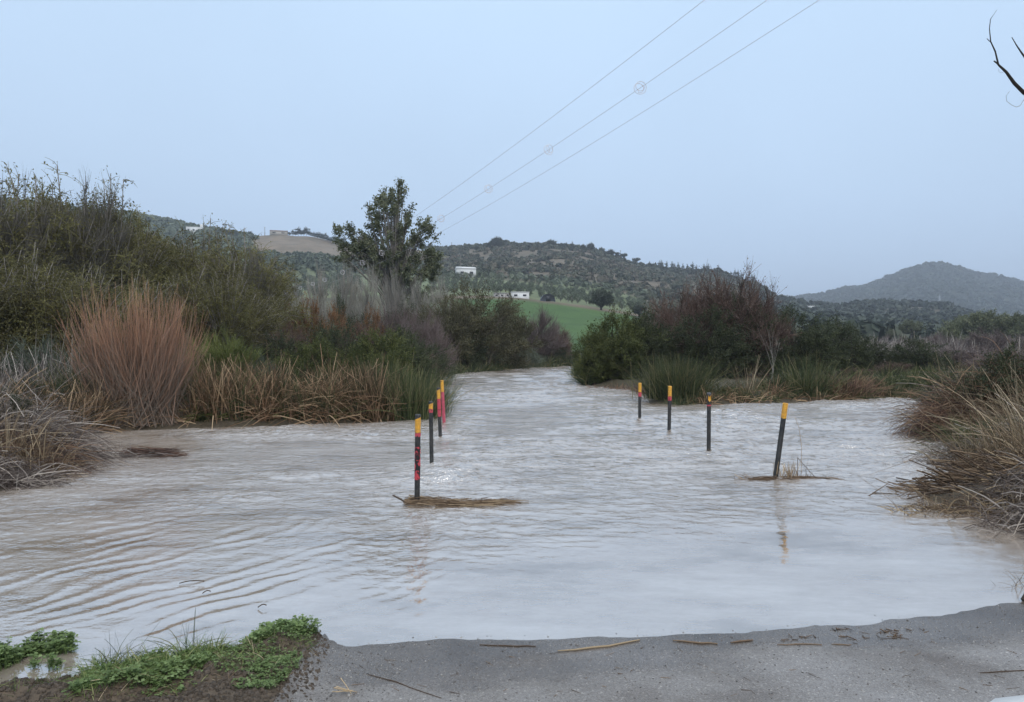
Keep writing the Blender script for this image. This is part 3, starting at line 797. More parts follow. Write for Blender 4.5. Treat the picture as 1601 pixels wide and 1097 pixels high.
# ------------------------------------------------------------------ drifted debris
def sticks(g, cx, cy, n, ax, sx, sy, L_, r, z0, zh, t=(0, 1), spread=.25, tilt=.08, curlz=0.0, K=4, pile=None):
    x = cx + rng.normal(0, sx, n) * math.cos(ax) - rng.normal(0, sy, n) * math.sin(ax)
    y = cy + rng.normal(0, sx, n) * 0 + (x - cx) * math.tan(ax) + rng.normal(0, sy, n)
    a = ax + rng.normal(0, spread, n)
    D = np.stack([np.cos(a), np.sin(a), rng.normal(0, tilt, n)], -1)
    z = z0 + rng.uniform(0, 1, n) * zh
    if pile is not None: z = z0 + rng.uniform(0, 1, n) * zh * np.exp(-((x - cx) / (sx * 1.3)) ** 2)
    Ln = L_ * rng.uniform(.4, 1.3, n)
    b = rng.normal(0, .12, (n, 3)); b[:, 2] = curlz - .02
    P = curve(np.stack([x, y, z], -1), D, Ln, b, K)
    P -= (P[:, K // 2:K // 2 + 1] - P[:, :1]) * .9
    P[..., 2] = np.maximum(P[..., 2], -.03)
    tubes(g, P, r * rng.uniform(.5, 1.5, n)[:, None] * np.linspace(1, .55, K)[None], rng.uniform(*t, n), 4)

M['foam'] = plain('foam', (0.52, 0.44, 0.33), 0.5, 40, 0.25, 0.3)
def foam(x, y, n_, sx, sy, s, label):
    g = Geo(); X_ = x + rng.normal(0, sx, n_); Y_ = y + rng.normal(0, sy, n_)
    for q in range(n_):
        a_ = np.arange(6) * math.pi / 3; r_ = s * rng.uniform(.4, 1.2); h_ = r_ * .5
        V = [np.stack([X_[q] + np.cos(a_) * r_ * k, Y_[q] + np.sin(a_) * r_ * k * .6, np.full(6, zz)], -1) for k, zz in ((1, -.02), (.8, .02 + h_ * .5), (.35, .03 + h_))]
        g.add(np.array(V), grid_faces(3, 6, True)[:, ::-1], np.zeros(18))
        g.f.append(np.array([[12, 13, 14, 15], [15, 16, 17, 12]]) + g.n - 18)
    tag(link('foam', g.mesh('foam', M['foam'], True)), label, 'foam', kind='stuff')
for (i_, lb) in ((7, 'brown foam piled against the farthest right post'), (6, 'brown foam piled against the red-ringed right post')):
    foam(POSTS[i_][0] + .05, POSTS[i_][1] - .10, 70, .13, .06, .030, lb)
foam(POSTS[3][0] + .25, POSTS[3][1] - .1, 24, .2, .04, .018, 'streak of foam behind the farthest left post')
foam(POSTS[2][0] + .6, POSTS[2][1] - .3, 34, .35, .05, .014, 'thin line of foam trailing from the third left post')
x, y = gp(652, 792)
g = Geo()
def raft(n_, x0, x1, th, L_, r_, t, dz=.03, sp=.12):
    u = rng.uniform(0, 1, n_) ** 1.3; X_ = x0 + (x1 - x0) * u
    wdt = th * (1 - .85 * u); Y_ = y + .02 + .14 * u + rng.normal(0, 1, n_) * wdt - .14 * np.sin(u * 3.1)
    a = rng.normal(.07, sp, n_); D = np.stack([np.cos(a), np.sin(a), rng.normal(.0, .05, n_)], -1)
    b_ = rng.normal(0, .1, (n_, 3)); b_[:, 2] = 0
    P = curve(np.stack([X_, Y_, .018 + rng.uniform(-.005, dz, n_) * (1 - .6 * u)], -1), D, L_ * rng.uniform(.3, 1.2, n_), b_, 4)
    P[..., 2] = np.maximum(P[..., 2], -.02)
    tubes(g, P, r_ * rng.uniform(.5, 1.5, n_)[:, None] * np.linspace(1, .6, 4)[None], rng.uniform(*t, n_), 4)
raft(520, x - .16, x + .95, .085, .30, .0036, (.2, .85), .075, .22)
raft(90, x + .0, x + .8, .06, .24, .003, (.1, .9), .13, .8)
raft(60, x - .10, x + .12, .05, .16, .0035, (.2, .9), .12, .9)
raft(60, x - .12, x + .5, .03, .6, .005, (.6, 1), .03, .06)
y -= .09; raft(40, x - .10, x + .3, .02, .7, .005, (.6, 1), .015, .05); y += .09
raft(50, x + .2, x + .9, .04, .22, .0025, (.1, .6), .05, .6)
tag(link('debris_raft', g.mesh('debris_raft', M['debris'], True)), 'raft of brown reed stems trailing from the nearest left post', 'debris', kind='stuff')
g = Geo()
P = np.array([[[x - .28, y - .02, .14], [x - .18, y - .03, .09], [x - .08, y - .04, .03], [x, y - .05, -.02]]])
tubes(g, P, np.array([[.009, .010, .010, .010]]), np.array([.05]), 6)
tag(link('dark_stick', g.mesh('dark_stick', M['debris'], True)), 'dark stick poking up left of the nearest left post', 'stick')
x, y = gp(1212, 750)
g = Geo()
sticks(g, x + .28, y - .03, 260, 0.0, .26, .04, .3, .0038, .012, .03, (.0, .5), .25, .05)
sticks(g, x - .15, y - .0, 25, .1, .16, .05, .25, .0035, -.01, .03, (.2, .9), .5, .25)
nn = 34
nn = 60; xx = x + .14 + rng.normal(0, .10, nn); 
blades(g, xx, y + rng.normal(0, .04, nn), np.full(nn, .27), .25, .2, .011, 4, z=-.0, t0=.5, t1=1)
blades(g, x + .5 + rng.normal(0, .14, 12), y + rng.normal(0, .04, 12), np.full(12, .34), .5, .1, .006, 4, z=-.0, t0=.1, t1=.5)
tag(link('stubble_tuft', g.mesh('stubble_tuft', M['debris'], True)), 'tuft of cut pale stubble and twigs at the foot of the leaning post', 'debris', kind='stuff')
g = Geo()
P = np.array([[at(1229, 652, y), at(1243, 652, y), at(1249, 668, y), at(1253, 695, y), at(1253, 722, y), at(1252, 752, y)]])
tubes(g, P, .0032, np.array([.7]), 5)
P = np.array([[at(1247, 715, y), at(1258, 728, y), at(1269, 740, y), at(1281, 752, y)]]); tubes(g, P, .004, np.array([.2]), 5)
P = np.array([[at(1247, 715, y), at(1247, 730, y), at(1247, 742, y), at(1247, 753, y)]]); tubes(g, P, .004, np.array([.15]), 5)
tag(link('bent_stalk', g.mesh('bent_stalk', M['debris'], True)), 'thin bent stalk arching over from the leaning post into the water', 'stalk')

# ------------------------------------------------------------------ left bank
x, y = gp(208, 670)
y += .3
g = Geo(); nn = 1500
q = rng.normal(0, 1, (nn, 2)) * [.42, .35]
kb = rng.integers(0, 46, nn); bxx = rng.uniform(-1.25, 1.3, 46); bh = rng.uniform(.72, 1.08, 46)
tx_ = bxx[kb] + rng.normal(0, .16, nn)
ty_ = rng.normal(0, .4, 46)[kb] + rng.normal(0, .15, nn)
hh = (3.25 - .35 * np.abs(tx_) ** 2 * .75) * bh[kb] * rng.uniform(.5, 1.0, nn)
T_ = np.stack([tx_ * 1.0, ty_, hh], -1); A_ = np.stack([q[:, 0], q[:, 1], np.full(nn, -.1)], -1)
t = np.linspace(0, 1, 7)[None, :, None]
mid = A_ * .5 + T_ * .5; mid[:, :2] += (T_[:, :2] - A_[:, :2]) * .32 ; mid[:, 2] -= .1
P = A_[:, None] * (1 - t) ** 2 + 2 * mid[:, None] * t * (1 - t) + T_[:, None] * t ** 2
P += np.cumsum(rng.normal(0, .024, P.shape), 1)
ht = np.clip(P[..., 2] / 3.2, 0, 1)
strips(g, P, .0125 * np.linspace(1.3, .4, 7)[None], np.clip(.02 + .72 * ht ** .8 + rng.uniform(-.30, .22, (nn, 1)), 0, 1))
# paler finer tips
k = rng.integers(0, nn, 2600); A2 = P[k, rng.integers(2, 6, 2600)]
D2 = norm(P[k, 6] - P[k, 3] + rng.normal(0, .25, (2600, 3)))
strips(g, curve(A2, D2, rng.uniform(.25, .7, 2600), rng.normal(0, .08, (2600, 3)) + [0, 0, .15], 3), .008 * np.array([[1, .8, .4]]), np.clip(A2[:, 2] / 3.4 + rng.uniform(-.4, .25, 2600), 0, 1))
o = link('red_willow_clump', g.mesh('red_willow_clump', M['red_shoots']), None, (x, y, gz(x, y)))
tag(o, 'tall fan-shaped clump of leafless orange-red shoots on the left bank', 'shrub')

bed('reed_bed', [(108, 678), (180, 672), (300, 667)], 1.2, 900, .8, M['reed'], 'low tangle of brown reeds under the red shoot clump', .018, .6, .7, broken=160)
bed('reed_bed', [(285, 667), (345, 665), (420, 664)], 1.3, 1100, 1.5, M['reed'], 'upright rusty cattail stems between the red clump and the dark brambles', .020, .20, .35, broken=120, t0=.1)
bed('reed_bed', [(400, 665), (480, 663), (560, 660)], 1.6, 1500, 1.4, M['reed'], 'bent tan reeds in the middle of the left bank', .020, .32, .8, broken=260, t0=.05)
bed('rush_bed', [(290, 667), (420, 664), (600, 659)], 2.2, 1900, 1.3, M['rush'], 'dark green rushes standing among the brown reeds of the left bank', .020, .3, .5, t1=.8)
bed('reed_bed', [(545, 661), (610, 659)], 1.5, 900, 1.4, M['reed'], 'straight brown reeds beside the dark green rushes', .020, .16, .35, broken=100)
bed('reed_bed', [(300, 666), (420, 663), (600, 658)], 1.0, 1500, .45, M['green_leaf'], 'low green water plants among the reeds of the left bank', .035, .8, .8, t0=.1)
bed('reed_bed', [(-250, 700), (-60, 690), (90, 684), (125, 680)], 2.2, 2000, 1.2, M['reed'], 'brown and green reeds left of the red shoot clump', .020, .3, .6, broken=250)
bed('reed_bed', [(-250, 672), (0, 668), (130, 660)], 2.0, 1100, 1.65, M['grey_dry'], 'tall plumed grey reeds in front of the olive thicket', .020, .2, .45)
tussock('rush_tussock', 645, 655, .75, 1300, 1.35, M['rush'], 'dark green rush tussock at the end of the left reeds behind the posts', .35, .25, .012, cat='rush tussock')
tussock('rush_tussock', 672, 651, .45, 600, 1.0, M['rush'], 'smaller dark rush tussock just behind the second left post', .35, .3, .011, cat='rush tussock')
tussock('rush_tussock', 595, 650, .7, 800, 1.35, M['rush'], 'olive rush tussock half hidden in the brown reeds', .3, .3, .012, cat='rush tussock')
tussock('rush_tussock', 150, 664, .8, 1000, 1.3, M['rush'], 'green rush tussock at the left foot of the red shoots', .35, .3, .012, cat='rush tussock')
for (px, d, row, lb) in [(330, 19.8, 590, 'low dark bush in the cattails right of the red shoots'), (420, 20, 585, 'low dark bush behind the bent tan reeds'), (500, 20.3, 585, 'low dark bush among the middle bank reeds'), (570, 20.5, 580, 'low dark bush behind the straight brown reeds'), (50, 17.5, 600, 'low dark bush in the reeds at the left')]:
    plant('bramble_shrub', SP['dark', 0], px, d, lb, 'shrub', None, (EYE + (CY - row) / F * d - .3) / 2.9, .55)
M['mixed_dry'] = foliage('mixed_dry', [(.06, .045, .04), (.14, .11, .095), (.25, .21, .185), (.46, .40, .34)], 0.1)
def tangle(name, px, py, rx_, ry_, n_, hgt, material, label, w=.009, up=.5, ln=.7, fall=1.0, cat=None, kind='stuff', t=(0, 1), flat=0.0):
    """stems crossing each other in every direction inside a low dome"""
    x, y = gp(px, py); y += ry_
    a = rng.uniform(0, 6.28, n_); r_ = np.sqrt(rng.uniform(0, 1, n_))
    X_, Y_ = x + rx_ * r_ * np.cos(a), y + ry_ * r_ * np.sin(a)
    dome = hgt * (1 - r_ ** 2 * .75) * (1 + .35 * vnoise(X_ * 2.2, Y_ * 2.2, 5))
    z = rng.uniform(-.05, .75, n_) * dome + np.maximum(ground_z(X_, Y_), -.05)
    b = rng.uniform(0, 6.28, n_); D = norm(np.stack([np.cos(b), np.sin(b) * .7, rng.normal(up, .6, n_)], -1))
    Bd = np.stack([np.cos(b) * .3, np.sin(b) * .3, -rng.uniform(0, 1.5, n_) * fall], -1)
    P = curve(np.stack([X_, Y_, z], -1), D, ln * rng.uniform(.3, 1.2, n_), Bd, 6); P += np.cumsum(rng.normal(0, .008, P.shape), 1)
    P[..., 2] = np.maximum(P[..., 2], -.02)
    g = Geo(); tt = rng.uniform(0, 1, n_) ** 1.5 * (t[1] - t[0]) + t[0]
    strips(g, P, w * (rng.uniform(.5, 1.1, n_) + .8 * (tt > .75))[:, None] * np.linspace(1, .45, 6)[None], tt)
    return tag(link(name, g.mesh(name, material)), label, cat, None, kind)
tangle('dead_grass', 0, 744, .75, .75, 2600, .85, M['mixed_dry'], 'mixed brown and grey dead tangle on the near left bank', .010, .6, .8)
tangle('dead_grass', -110, 744, 1.0, .8, 1800, 1.1, M['mixed_dry'], 'brown dead tangle running off the left edge', .010, .6, .8)
tangle('dead_grass', 5, 730, .75, .5, 1300, 1.25, M['grey_dry'], 'grey plumed dead stems topping the near left tangle', .007, 1.1, .7)
tangle('bramble_patch', 15, 748, .7, .4, 1100, .6, M['bramble'], 'reddish bramble stems low in the near left tangle', .010, .2, .7)
for (px, d, row, w_, lb) in [(20, 11.6, 640, .24, 'dark bramble core of the near left tangle'), (-80, 11.8, 620, .3, 'dark bramble core at the left edge')]:
    plant('bramble_shrub', SP['dark', 1], px, d, lb, 'shrub', None, (EYE + (CY - row) / F * d) / 2.9, w_)
for (px, py, r, nn, h, lb) in [(15, 747, .4, 130, .85, 'bundle of tall tan dead stems in the near left tangle'), (62, 745, .3, 110, .75, 'tan dead stems at the right end of the near left tangle'),
                           (-80, 750, .6, 200, 1.0, 'tall dead stems cut by the left edge of the picture')]:
    tussock('dead_grass_clump', px, py, r, nn, h, M['tan_reed'], lb, .25, .5, .013, 7, 'dead grass', 'dead clumps on the near left bank')
tangle('dead_grass', -60, 768, 1.2, .35, 1500, .45, M['mixed_dry'], 'low matted dead grass along the near left waterline', .010, .3, .6)
bed('broken_reeds', [(-120, 762), (0, 757), (60, 748), (112, 742)], .5, 260, .5, M['tan_reed'], 'broken tan reed stems along the near left waterline', .012, .6, .6, broken=90)
g = Geo()
x, y = gp(150, 716)
sticks(g, x, y, 230, .05, .55, .10, .5, .004, -.02, .10, (.2, 1), .7, .35)
tag(link('debris_heap', g.mesh('debris_heap', M['grey_dry'], True)), 'grey twigs caught off the tip of the near left bank', 'debris', kind='stuff')
g = Geo(); x, y = gp(245, 713)
sticks(g, x, y, 200, .12, .28, .08, .55, .006, -.02, .16, (0, .5), .22, .12, pile=1)
tag(link('debris_heap', g.mesh('debris_heap', M['bramble'], True)), 'reddish brown heap of drifted stems off the near left bank', 'debris', kind='stuff')

# thicket behind the left bank
def top_h(d, row): return EYE + (CY - row) / F * d - .34
def put(sp, v, px, d, row, nominal, wid, label, name, cat='tree', group=None, first={}):
    h = top_h(d, row) / nominal
    return plant(name, SP[sp, v], px, d, label, cat, group, h, wid)

LT = 'trees of the thicket on the left bank'
for (v, px, d, row, w_, lb) in [
    (0, 15, 29, 290, 1.05, 'olive feathery tree at the left edge of the thicket'), (1, 105, 31, 294, 1.05, 'tall olive feathery tree left of the red shoots'),
    (2, -75, 28, 285, 1.05, 'olive feathery tree cut off by the left picture edge'), (0, 178, 33, 308, 1.05, 'olive tree sloping down behind the tip of the red shoots'),
    (1, 60, 32, 288, 1.1, 'full olive crown between the two leftmost skyline trees'), (2, 150, 32, 296, 1.0, 'full olive crown at the shoulder of the thicket'),
    (1, 245, 36, 352, .95, 'olive feathery tree right behind the red shoots'), (2, 310, 37, 362, 1.0, 'broad olive feathery tree below the white hillside house'),
    (0, 380, 36, 366, .95, 'rightmost olive feathery tree of the thicket beside the pole'), (2, 60, 24, 398, .75, 'yellow-olive drooping bush in front of the left thicket'),
    (1, -20, 23.5, 380, .8, 'yellow-olive bush low at the left edge'), (0, 215, 27, 430, .62, 'low olive bush behind the right flank of the red shoots'),
    (1, 290, 29, 428, .7, 'low brown-olive bush right of the red shoots'), (2, 355, 29, 420, .72, 'low olive bush in front of the rightmost thicket tree'),
    (0, 140, 24.5, 420, .6, 'dark olive bush directly behind the red shoots'), (1, 395, 32, 440, .6, 'small olive bush at the right end of the thicket')]:
    plant('feathery_tree', SP['feather', v], px, d, lb, 'tree', LT, top_h(d, row) / (6.45 if row < 340 else 6.4), w_ * 1.08)
for (v, px, d, row, w_, lb) in [
    (0, 112, 30, 284, .95, 'bare grey twigs rising highest above the left thicket'), (1, 163, 31, 284, .95, 'leafless crown leaning right at the shoulder of the thicket'),
    (1, 5, 28, 272, .8, 'bare grey treetop at the far left skyline'), (0, 55, 29, 288, .8, 'thin leafless treetop between the two left skyline peaks'),
    (0, 330, 35, 385, .8, 'bare grey crown in the right half of the thicket'), (1, 398, 35, 372, .6, 'reddish bare top at the right end of the thicket')]:
    plant('bare_tree', SP['bare', v], px, d, lb, 'tree', 'leafless trees in the left thicket', top_h(d, row) / 7.2, w_)
for (v, px, d, row, w_, lb) in [
    (0, 195, 40, 345, 2.1, 'dark evergreen crown behind the shoulder of the thicket'), (1, 125, 38, 330, 2.3, 'dark evergreen crown behind the bare twigs'),
    (0, 60, 38, 322, 2.3, 'dark crown filling the back of the left thicket'), (1, 250, 42, 385, 2.0, 'dark crown behind the middle of the thicket'), (0, 330, 42, 400, 2.0, 'dark crown behind the right of the thicket'),
    (1, 400, 38, 440, 1.2, 'dark shrub behind the right end of the thicket'), (1, -40, 38, 318, 2.3, 'dark crown behind the left edge of the thicket')]:
    plant('evergreen_tree', SP['dark', v], px, d, lb, 'tree', 'dark crowns at the back of the left thicket', top_h(d, row) / 2.9, w_)
for (sp, v, px, d, row, nom, w_, lb, nm) in [
    ('broom', 0, 352, 21, 532, 2.2, .95, 'yellow-green broom behind the rusty cattails', 'broom_shrub'),
    ('broom', 0, 312, 22, 540, 2.2, .8, 'yellow-green broom just right of the red shoots', 'broom_shrub'),
    ('greygreen', 0, 395, 21.5, 548, 2.7, .7, 'grey-green shrub leaning over the tan reeds', 'willow_shrub'),
    ('greygreen', 1, 60, 21, 535, 2.7, .9, 'grey-green shrub in the reeds left of the red shoots', 'willow_shrub'),
    ('dark', 0, 440, 25, 520, 2.9, .75, 'dark bramble shrub left of the bright green ones', 'bramble_shrub'),
    ('green', 0, 490, 24, 527, 2.85, .75, 'bright green shrub above the tan reeds', 'leafy_shrub'),
    ('dark', 1, 540, 26, 508, 2.9, .85, 'dark green shrub behind the middle reeds', 'bramble_shrub'),
    ('green', 1, 595, 25, 515, 2.85, .85, 'green shrub behind the straight brown reeds', 'leafy_shrub'),
    ('dark', 0, 640, 29, 520, 2.9, .85, 'dark shrub above the rush tussocks', 'bramble_shrub'),
    ('dark', 1, 668, 37, 530, 2.9, .75, 'dark shrub at the river bend beside the left posts', 'bramble_shrub'),
    ('purple', 0, 655, 33, 535, 3.5, .6, 'brown leafless shrub over the water left of the farthest posts', 'leafless_shrub'),
    ('purple', 1, 455, 29, 505, 3.5, .8, 'brown twiggy shrub under the orange bushes', 'leafless_shrub'),
    ('orange', 0, 440, 36, 488, 2.9, .75, 'orange-brown bush beside the lattice pole', 'orange_shrub'),
    ('orange', 0, 482, 37, 478, 2.9, .75, 'orange-brown bush left of the dark conifer', 'orange_shrub'),
    ('orange', 0, 528, 38, 488, 2.9, .75, 'orange-brown bush below the pale bare trees', 'orange_shrub'),
    ('orange', 0, 580, 38, 492, 2.9, .65, 'rightmost orange bush beside the mauve shrubs', 'orange_shrub'),
    ('mauve', 0, 615, 39, 478, 3.5, .95, 'mauve leafless shrub under the tall tree', 'leafless_shrub'),
    ('mauve', 1, 662, 42, 482, 3.5, .95, 'mauve leafless shrub right of the tall tree foot', 'leafless_shrub'),
    ('purple', 0, 560, 34, 500, 3.5, .8, 'brown-purple shrub behind the green bank shrubs', 'leafless_shrub'),
    ('dark', 0, 500, 36, 505, 2.9, .9, 'dark shrub beneath the orange bushes', 'bramble_shrub'),
    ('dark', 1, 620, 36, 512, 2.9, .9, 'dark shrub in front of the mauve twigs', 'bramble_shrub'),
    ('oliveleaf', 0, 702, 56, 448, 4.3, 1.3, 'olive tree right of the mauve shrubs', 'olive_leaved_tree'),
    ('oliveleaf', 0, 745, 60, 438, 4.3, 1.7, 'tallest olive-brown tree left of the green field', 'olive_leaved_tree'),
    ('dark', 0, 715, 58, 490, 2.9, 1.4, 'dark shrub under the olive-brown trees', 'bramble_shrub'),
    ('oliveleaf', 0, 788, 66, 462, 4.3, 1.5, 'olive-brown tree next to the long white building', 'olive_leaved_tree'),
    ('dark', 1, 775, 68, 500, 2.9, 1.5, 'dark shrub between the olive trees and the purple one', 'bramble_shrub'),
    ('mauve', 0, 845, 78, 484, 3.5, 1.5, 'purple leafless tree in front of the green field', 'leafless_shrub'),
    ('purple', 1, 872, 82, 512, 3.5, 1.2, 'brown shrub at the river bend below the field', 'leafless_shrub'),
    ('greygreen', 0, 762, 66, 528, 2.7, 1.35, 'grey-green willow bush on the far left waterline', 'willow_shrub'),
    ('greygreen', 1, 818, 72, 534, 2.7, 1.2, 'second grey-green willow bush, nearer the river bend', 'willow_shrub'),
    ('green', 0, 800, 74, 528, 2.85, 1.2, 'green bush between the two willow bushes', 'leafy_shrub'),
    ('dark', 0, 858, 80, 540, 2.9, 1.1, 'dark low bush at the far end of the left bank', 'bramble_shrub'),
    ('dark', 1, 884, 86, 548, 2.9, .9, 'last small bush where the flooded road disappears', 'bramble_shrub'),
    ('green', 1, 715, 62, 522, 2.85, 1.2, 'green bush behind the small grassy mound', 'leafy_shrub'),
    ('mauve', 1, 410, 60, 500, 3.5, 1.2, 'grey-mauve shrub below the lattice pole', 'leafless_shrub'),
    ('dark', 0, 470, 62, 500, 2.9, 1.6, 'dark shrub far behind the orange bushes', 'bramble_shrub'),
    ('dark', 1, 560, 66, 490, 2.9, 2.0, 'dark understorey bush below the pale trees', 'bramble_shrub'),
    ('dark', 0, 630, 68, 480, 2.9, 2.2, 'dark understorey bush below the tall tree', 'bramble_shrub'),
    # island and right side
    ('green', 0, 968, 38.3, 484, 2.85, 1.25, 'large green bush hanging over the water at mid right', 'leafy_shrub'),
    ('green', 1, 930, 37.8, 510, 2.85, .85, 'leafy left tip of the island bushes', 'leafy_shrub'),
    ('green', 0, 945, 37.5, 556, 2.85, .75, 'lower skirt of the large green bush touching the water', 'leafy_shrub'),
    ('dark', 0, 1010, 39, 486, 2.9, 1.0, 'dark shrub between green bush and purple thicket', 'bramble_shrub'),
    ('purple', 0, 1145, 42, 420, 3.5, 1.65, 'tallest purple-brown thicket on the island', 'leafless_shrub'),
    ('purple', 1, 1190, 43, 448, 3.5, 1.1, 'lower right shoulder of the purple-brown thicket', 'leafless_shrub'),
    ('purple', 1, 1090, 42, 458, 3.5, 1.4, 'purple-brown thicket behind the grey-capped post', 'leafless_shrub'),
    ('purple', 1, 1115, 43.5, 428, 3.5, 1.5, 'broad brown crown left of the tallest island thicket', 'leafless_shrub'),
    ('purple', 0, 1055, 43, 448, 3.5, 1.35, 'brown thicket right of the large green bush', 'leafless_shrub'),
    ('dark', 1, 1100, 40, 482, 2.9, 1.35, 'dark evergreen core under the purple twigs', 'bramble_shrub'),
    ('dark', 0, 1170, 41, 500, 2.9, 1.2, 'dark evergreen shrub behind the pale sapling', 'bramble_shrub'),
    ('dark', 1, 1245, 43, 480, 2.9, 1.35, 'dark rounded bush right of the pale sapling', 'bramble_shrub'),
    ('dark', 0, 1305, 44, 496, 2.9, 1.3, 'dark rounded bush above the right rushes', 'bramble_shrub'),
    ('dark', 1, 1348, 47, 520, 2.9, .95, 'low dark bush at the right end of the dark row', 'bramble_shrub'),
    ('dark', 0, 1432, 46, 526, 2.9, 1.2, 'isolated dark round bush before the brown marsh', 'bramble_shrub'),
    ('purple', 1, 1395, 44, 566, 3.5, .8, 'brown leafless scrub left of the isolated round bush', 'leafless_shrub'),
    ('purple', 0, 1340, 42, 575, 3.5, .8, 'brown scrub behind the right rushes', 'leafless_shrub'),
    ('broom', 0, 1445, 34, 578, 2.2, .8, 'yellow-green rush bush beside the right reeds', 'broom_shrub'),
    ('mauve', 0, 1330, 72, 528, 3.5, 1.3, 'reddish leafless scrub beyond the dark row', 'leafless_shrub'),
    ('mauve', 1, 1400, 80, 532, 3.5, 1.6, 'brown leafless scrub left of the marsh trees', 'leafless_shrub'),
    ('mauve', 0, 1470, 84, 526, 3.5, 1.7, 'brown leafless scrub in the middle of the marsh', 'leafless_shrub'),
    ('mauve', 1, 1545, 80, 520, 3.5, 1.7, 'brown leafless scrub at the right of the marsh', 'leafless_shrub'),
    ('mauve', 0, 1620, 76, 520, 3.5, 1.7, 'brown leafless scrub on the right picture edge', 'leafless_shrub'),
    ('mauve', 1, 1500, 55, 540, 3.5, 1.2, 'brown scrub behind the right bank reeds', 'leafless_shrub'),
    ('mauve', 0, 1570, 50, 540, 3.5, 1.2, 'brown scrub above the right bank brambles', 'leafless_shrub'),
    ('dark', 1, 1660, 60, 500, 2.9, 1.6, 'dark bush beyond the right picture edge', 'bramble_shrub'),
    ('dark', 0, 1265, 75, 520, 2.9, 1.4, 'dark bush far behind the island row', 'bramble_shrub'),
    ('dark', 1, 1010, 62, 500, 2.9, 1.5, 'dark brown bush between field and purple thicket', 'bramble_shrub')]:
    wf = 1.0
    plant(nm, SP[sp, v], px, d, lb, 'shrub' if 'tree' not in nm else 'tree', None, top_h(d, row) / nom, w_ * wf)

# pale leafless trees and the tall tree
for k, (v, px, d, row, lb) in enumerate([
    (0, 462, 78, 436, 'leftmost pale leafless tree beside the small hillside house'), (1, 500, 80, 412, 'pale leafless tree crossed by the wire markers'), (0, 540, 74, 402, 'pale leafless tree left of the tall evergreen'),
    (1, 578, 74, 408, 'pale leafless tree in front of the tall evergreen trunk'), (0, 618, 73, 415, 'pale forked leafless tree under the tall crown'), (1, 655, 76, 432, 'pale leafless tree at the right foot of the tall tree'),
    (0, 692, 78, 428, 'yellowish leafless tree right of the tall tree')]):
    plant('pale_tree', SP['palebare', v], px, d, lb, 'tree', 'pale leafless trees by the river bend', top_h(d, row) / 7.4, 1.05)
big = woody([(.3, 0, 16.9, 2.8, 2.4, 2.4), (.5, 0, 19.0, 1.9, 1.6, 1.1), (3.5, 0, 15.0, 2.3, 1.8, 1.0), (4.6, .3, 14.6, 1.1, 1.1, .8), (-4.9, 0, 14.0, 1.8, 1.7, 1.6), (-3.0, .3, 13.2, 1.6, 1.6, 1.3), (-.2, 0, 13.0, 3.2, 2.4, 1.5), (3.2, 0, 11.4, 3.0, 2.6, 2.0), (3.8, 0, 8.6, 2.6, 2.5, 2.4), (-3.6, 0, 11.8, 2, 2, 1.3), (0.5, 0, 10.5, 2.2, 2.2, 1.8), (5.0, 0, 11.2, 1.3, 1.3, 1.3)],
            11.0, .30, M['tree_leaf'], M['grey_bark'], n_limb=330, n_twig=15, twig_len=.5, twig_w=.03, n_leaf=6, leaf=.25, up=.3, shell=.62, f0=.85, spread=.55, aspect=.6)
plant('evergreen_tree', big, 605, 82, 'tall grey-green evergreen tree with a lopsided crown standing over the left bank', 'tree', None, 1.0, 1.0, rz=0)
oak1 = [('cypress_tree', 531, 70, 455, .55, 'narrow dark conifer among the orange bushes')]
plant('conifer_tree', SP['dark', 0], 531, 69, 'narrow dark conifer among the orange bushes', 'tree', None, top_h(69, 458) / 2.9, .62)
plant('evergreen_shrub', SP['dark', 0], 1150, 42, 'dark heart of the purple-brown thicket on the island', 'shrub', None, top_h(42, 462) / 2.9, 1.3)
# sapling on the island
sap = woody([(0, 0, 2.2, .6, .5, .5)], 1.6, .030, M['grey_twigs'], M['grey_bark'], n_limb=9, n_twig=6, twig_len=.4, twig_w=.010, up=1.0, spread=.35, droop=-.1)
plant('sapling', sap, 1205, 30.5, 'thin pale leafless sapling in front of the dark island bushes', 'tree', None, .88, 1.0)

# rushes of the island and right middle
bed('marsh_rushes', [(682, 592), (760, 584.5), (820, 578.5), (898, 574.5)], 3.0, 2600, 1.3, M['rush'], 'dark rushes lining the far left waterline', .05, .4, .6)
bed('marsh_rushes', [(903, 584), (906, 594), (920, 606)], 2.0, 900, 1.0, M['rush'], 'rushes under the left tip of the large green bush', .04, .5, .6)
bed('marsh_rushes', [(1050, 636), (1110, 631), (1180, 631), (1250, 629)], 2.0, 1500, .55, M['rush'], 'low rushes along the front of the island', .024, .7, .6, broken=200)
bed('marsh_rushes', [(1230, 629), (1300, 628), (1380, 626), (1440, 624)], 3.0, 2400, .75, M['rush'], 'low green and rust rushes right of the pale sapling', .026, .7, .8, broken=300)
bed('marsh_rushes', [(1380, 625), (1450, 622), (1520, 620), (1600, 618)], 4, 2200, 1.1, M['rush'], 'brown-green reeds at the far end of the right channel', .024, .4, .6)
bed('marsh_rushes', [(1090, 634), (1160, 632), (1240, 630), (1330, 628), (1430, 625)], 1.2, 900, .7, M['reed'], 'tan and rusty stems leaning over the island waterline', .022, .7, .7, broken=120, t0=.2)
bed('marsh_rushes', [(925, 610), (980, 612), (1020, 618)], 1.0, 900, .6, M['bramble'], 'reddish dead stems drooping to the water under the green bush', .02, .8, .7)
tussock('rush_tussock', 1060, 630, .95, 1600, 1.55, M['rush'], 'grey-green rush tussock behind the second farthest right post', .38, .25, .014, cat='rush tussock')
tussock('rush_tussock', 1040, 628, .6, 700, 1.1, M['rush'], 'small rush tussock at the left tip of the island', .4, .3, .014, cat='rush tussock')
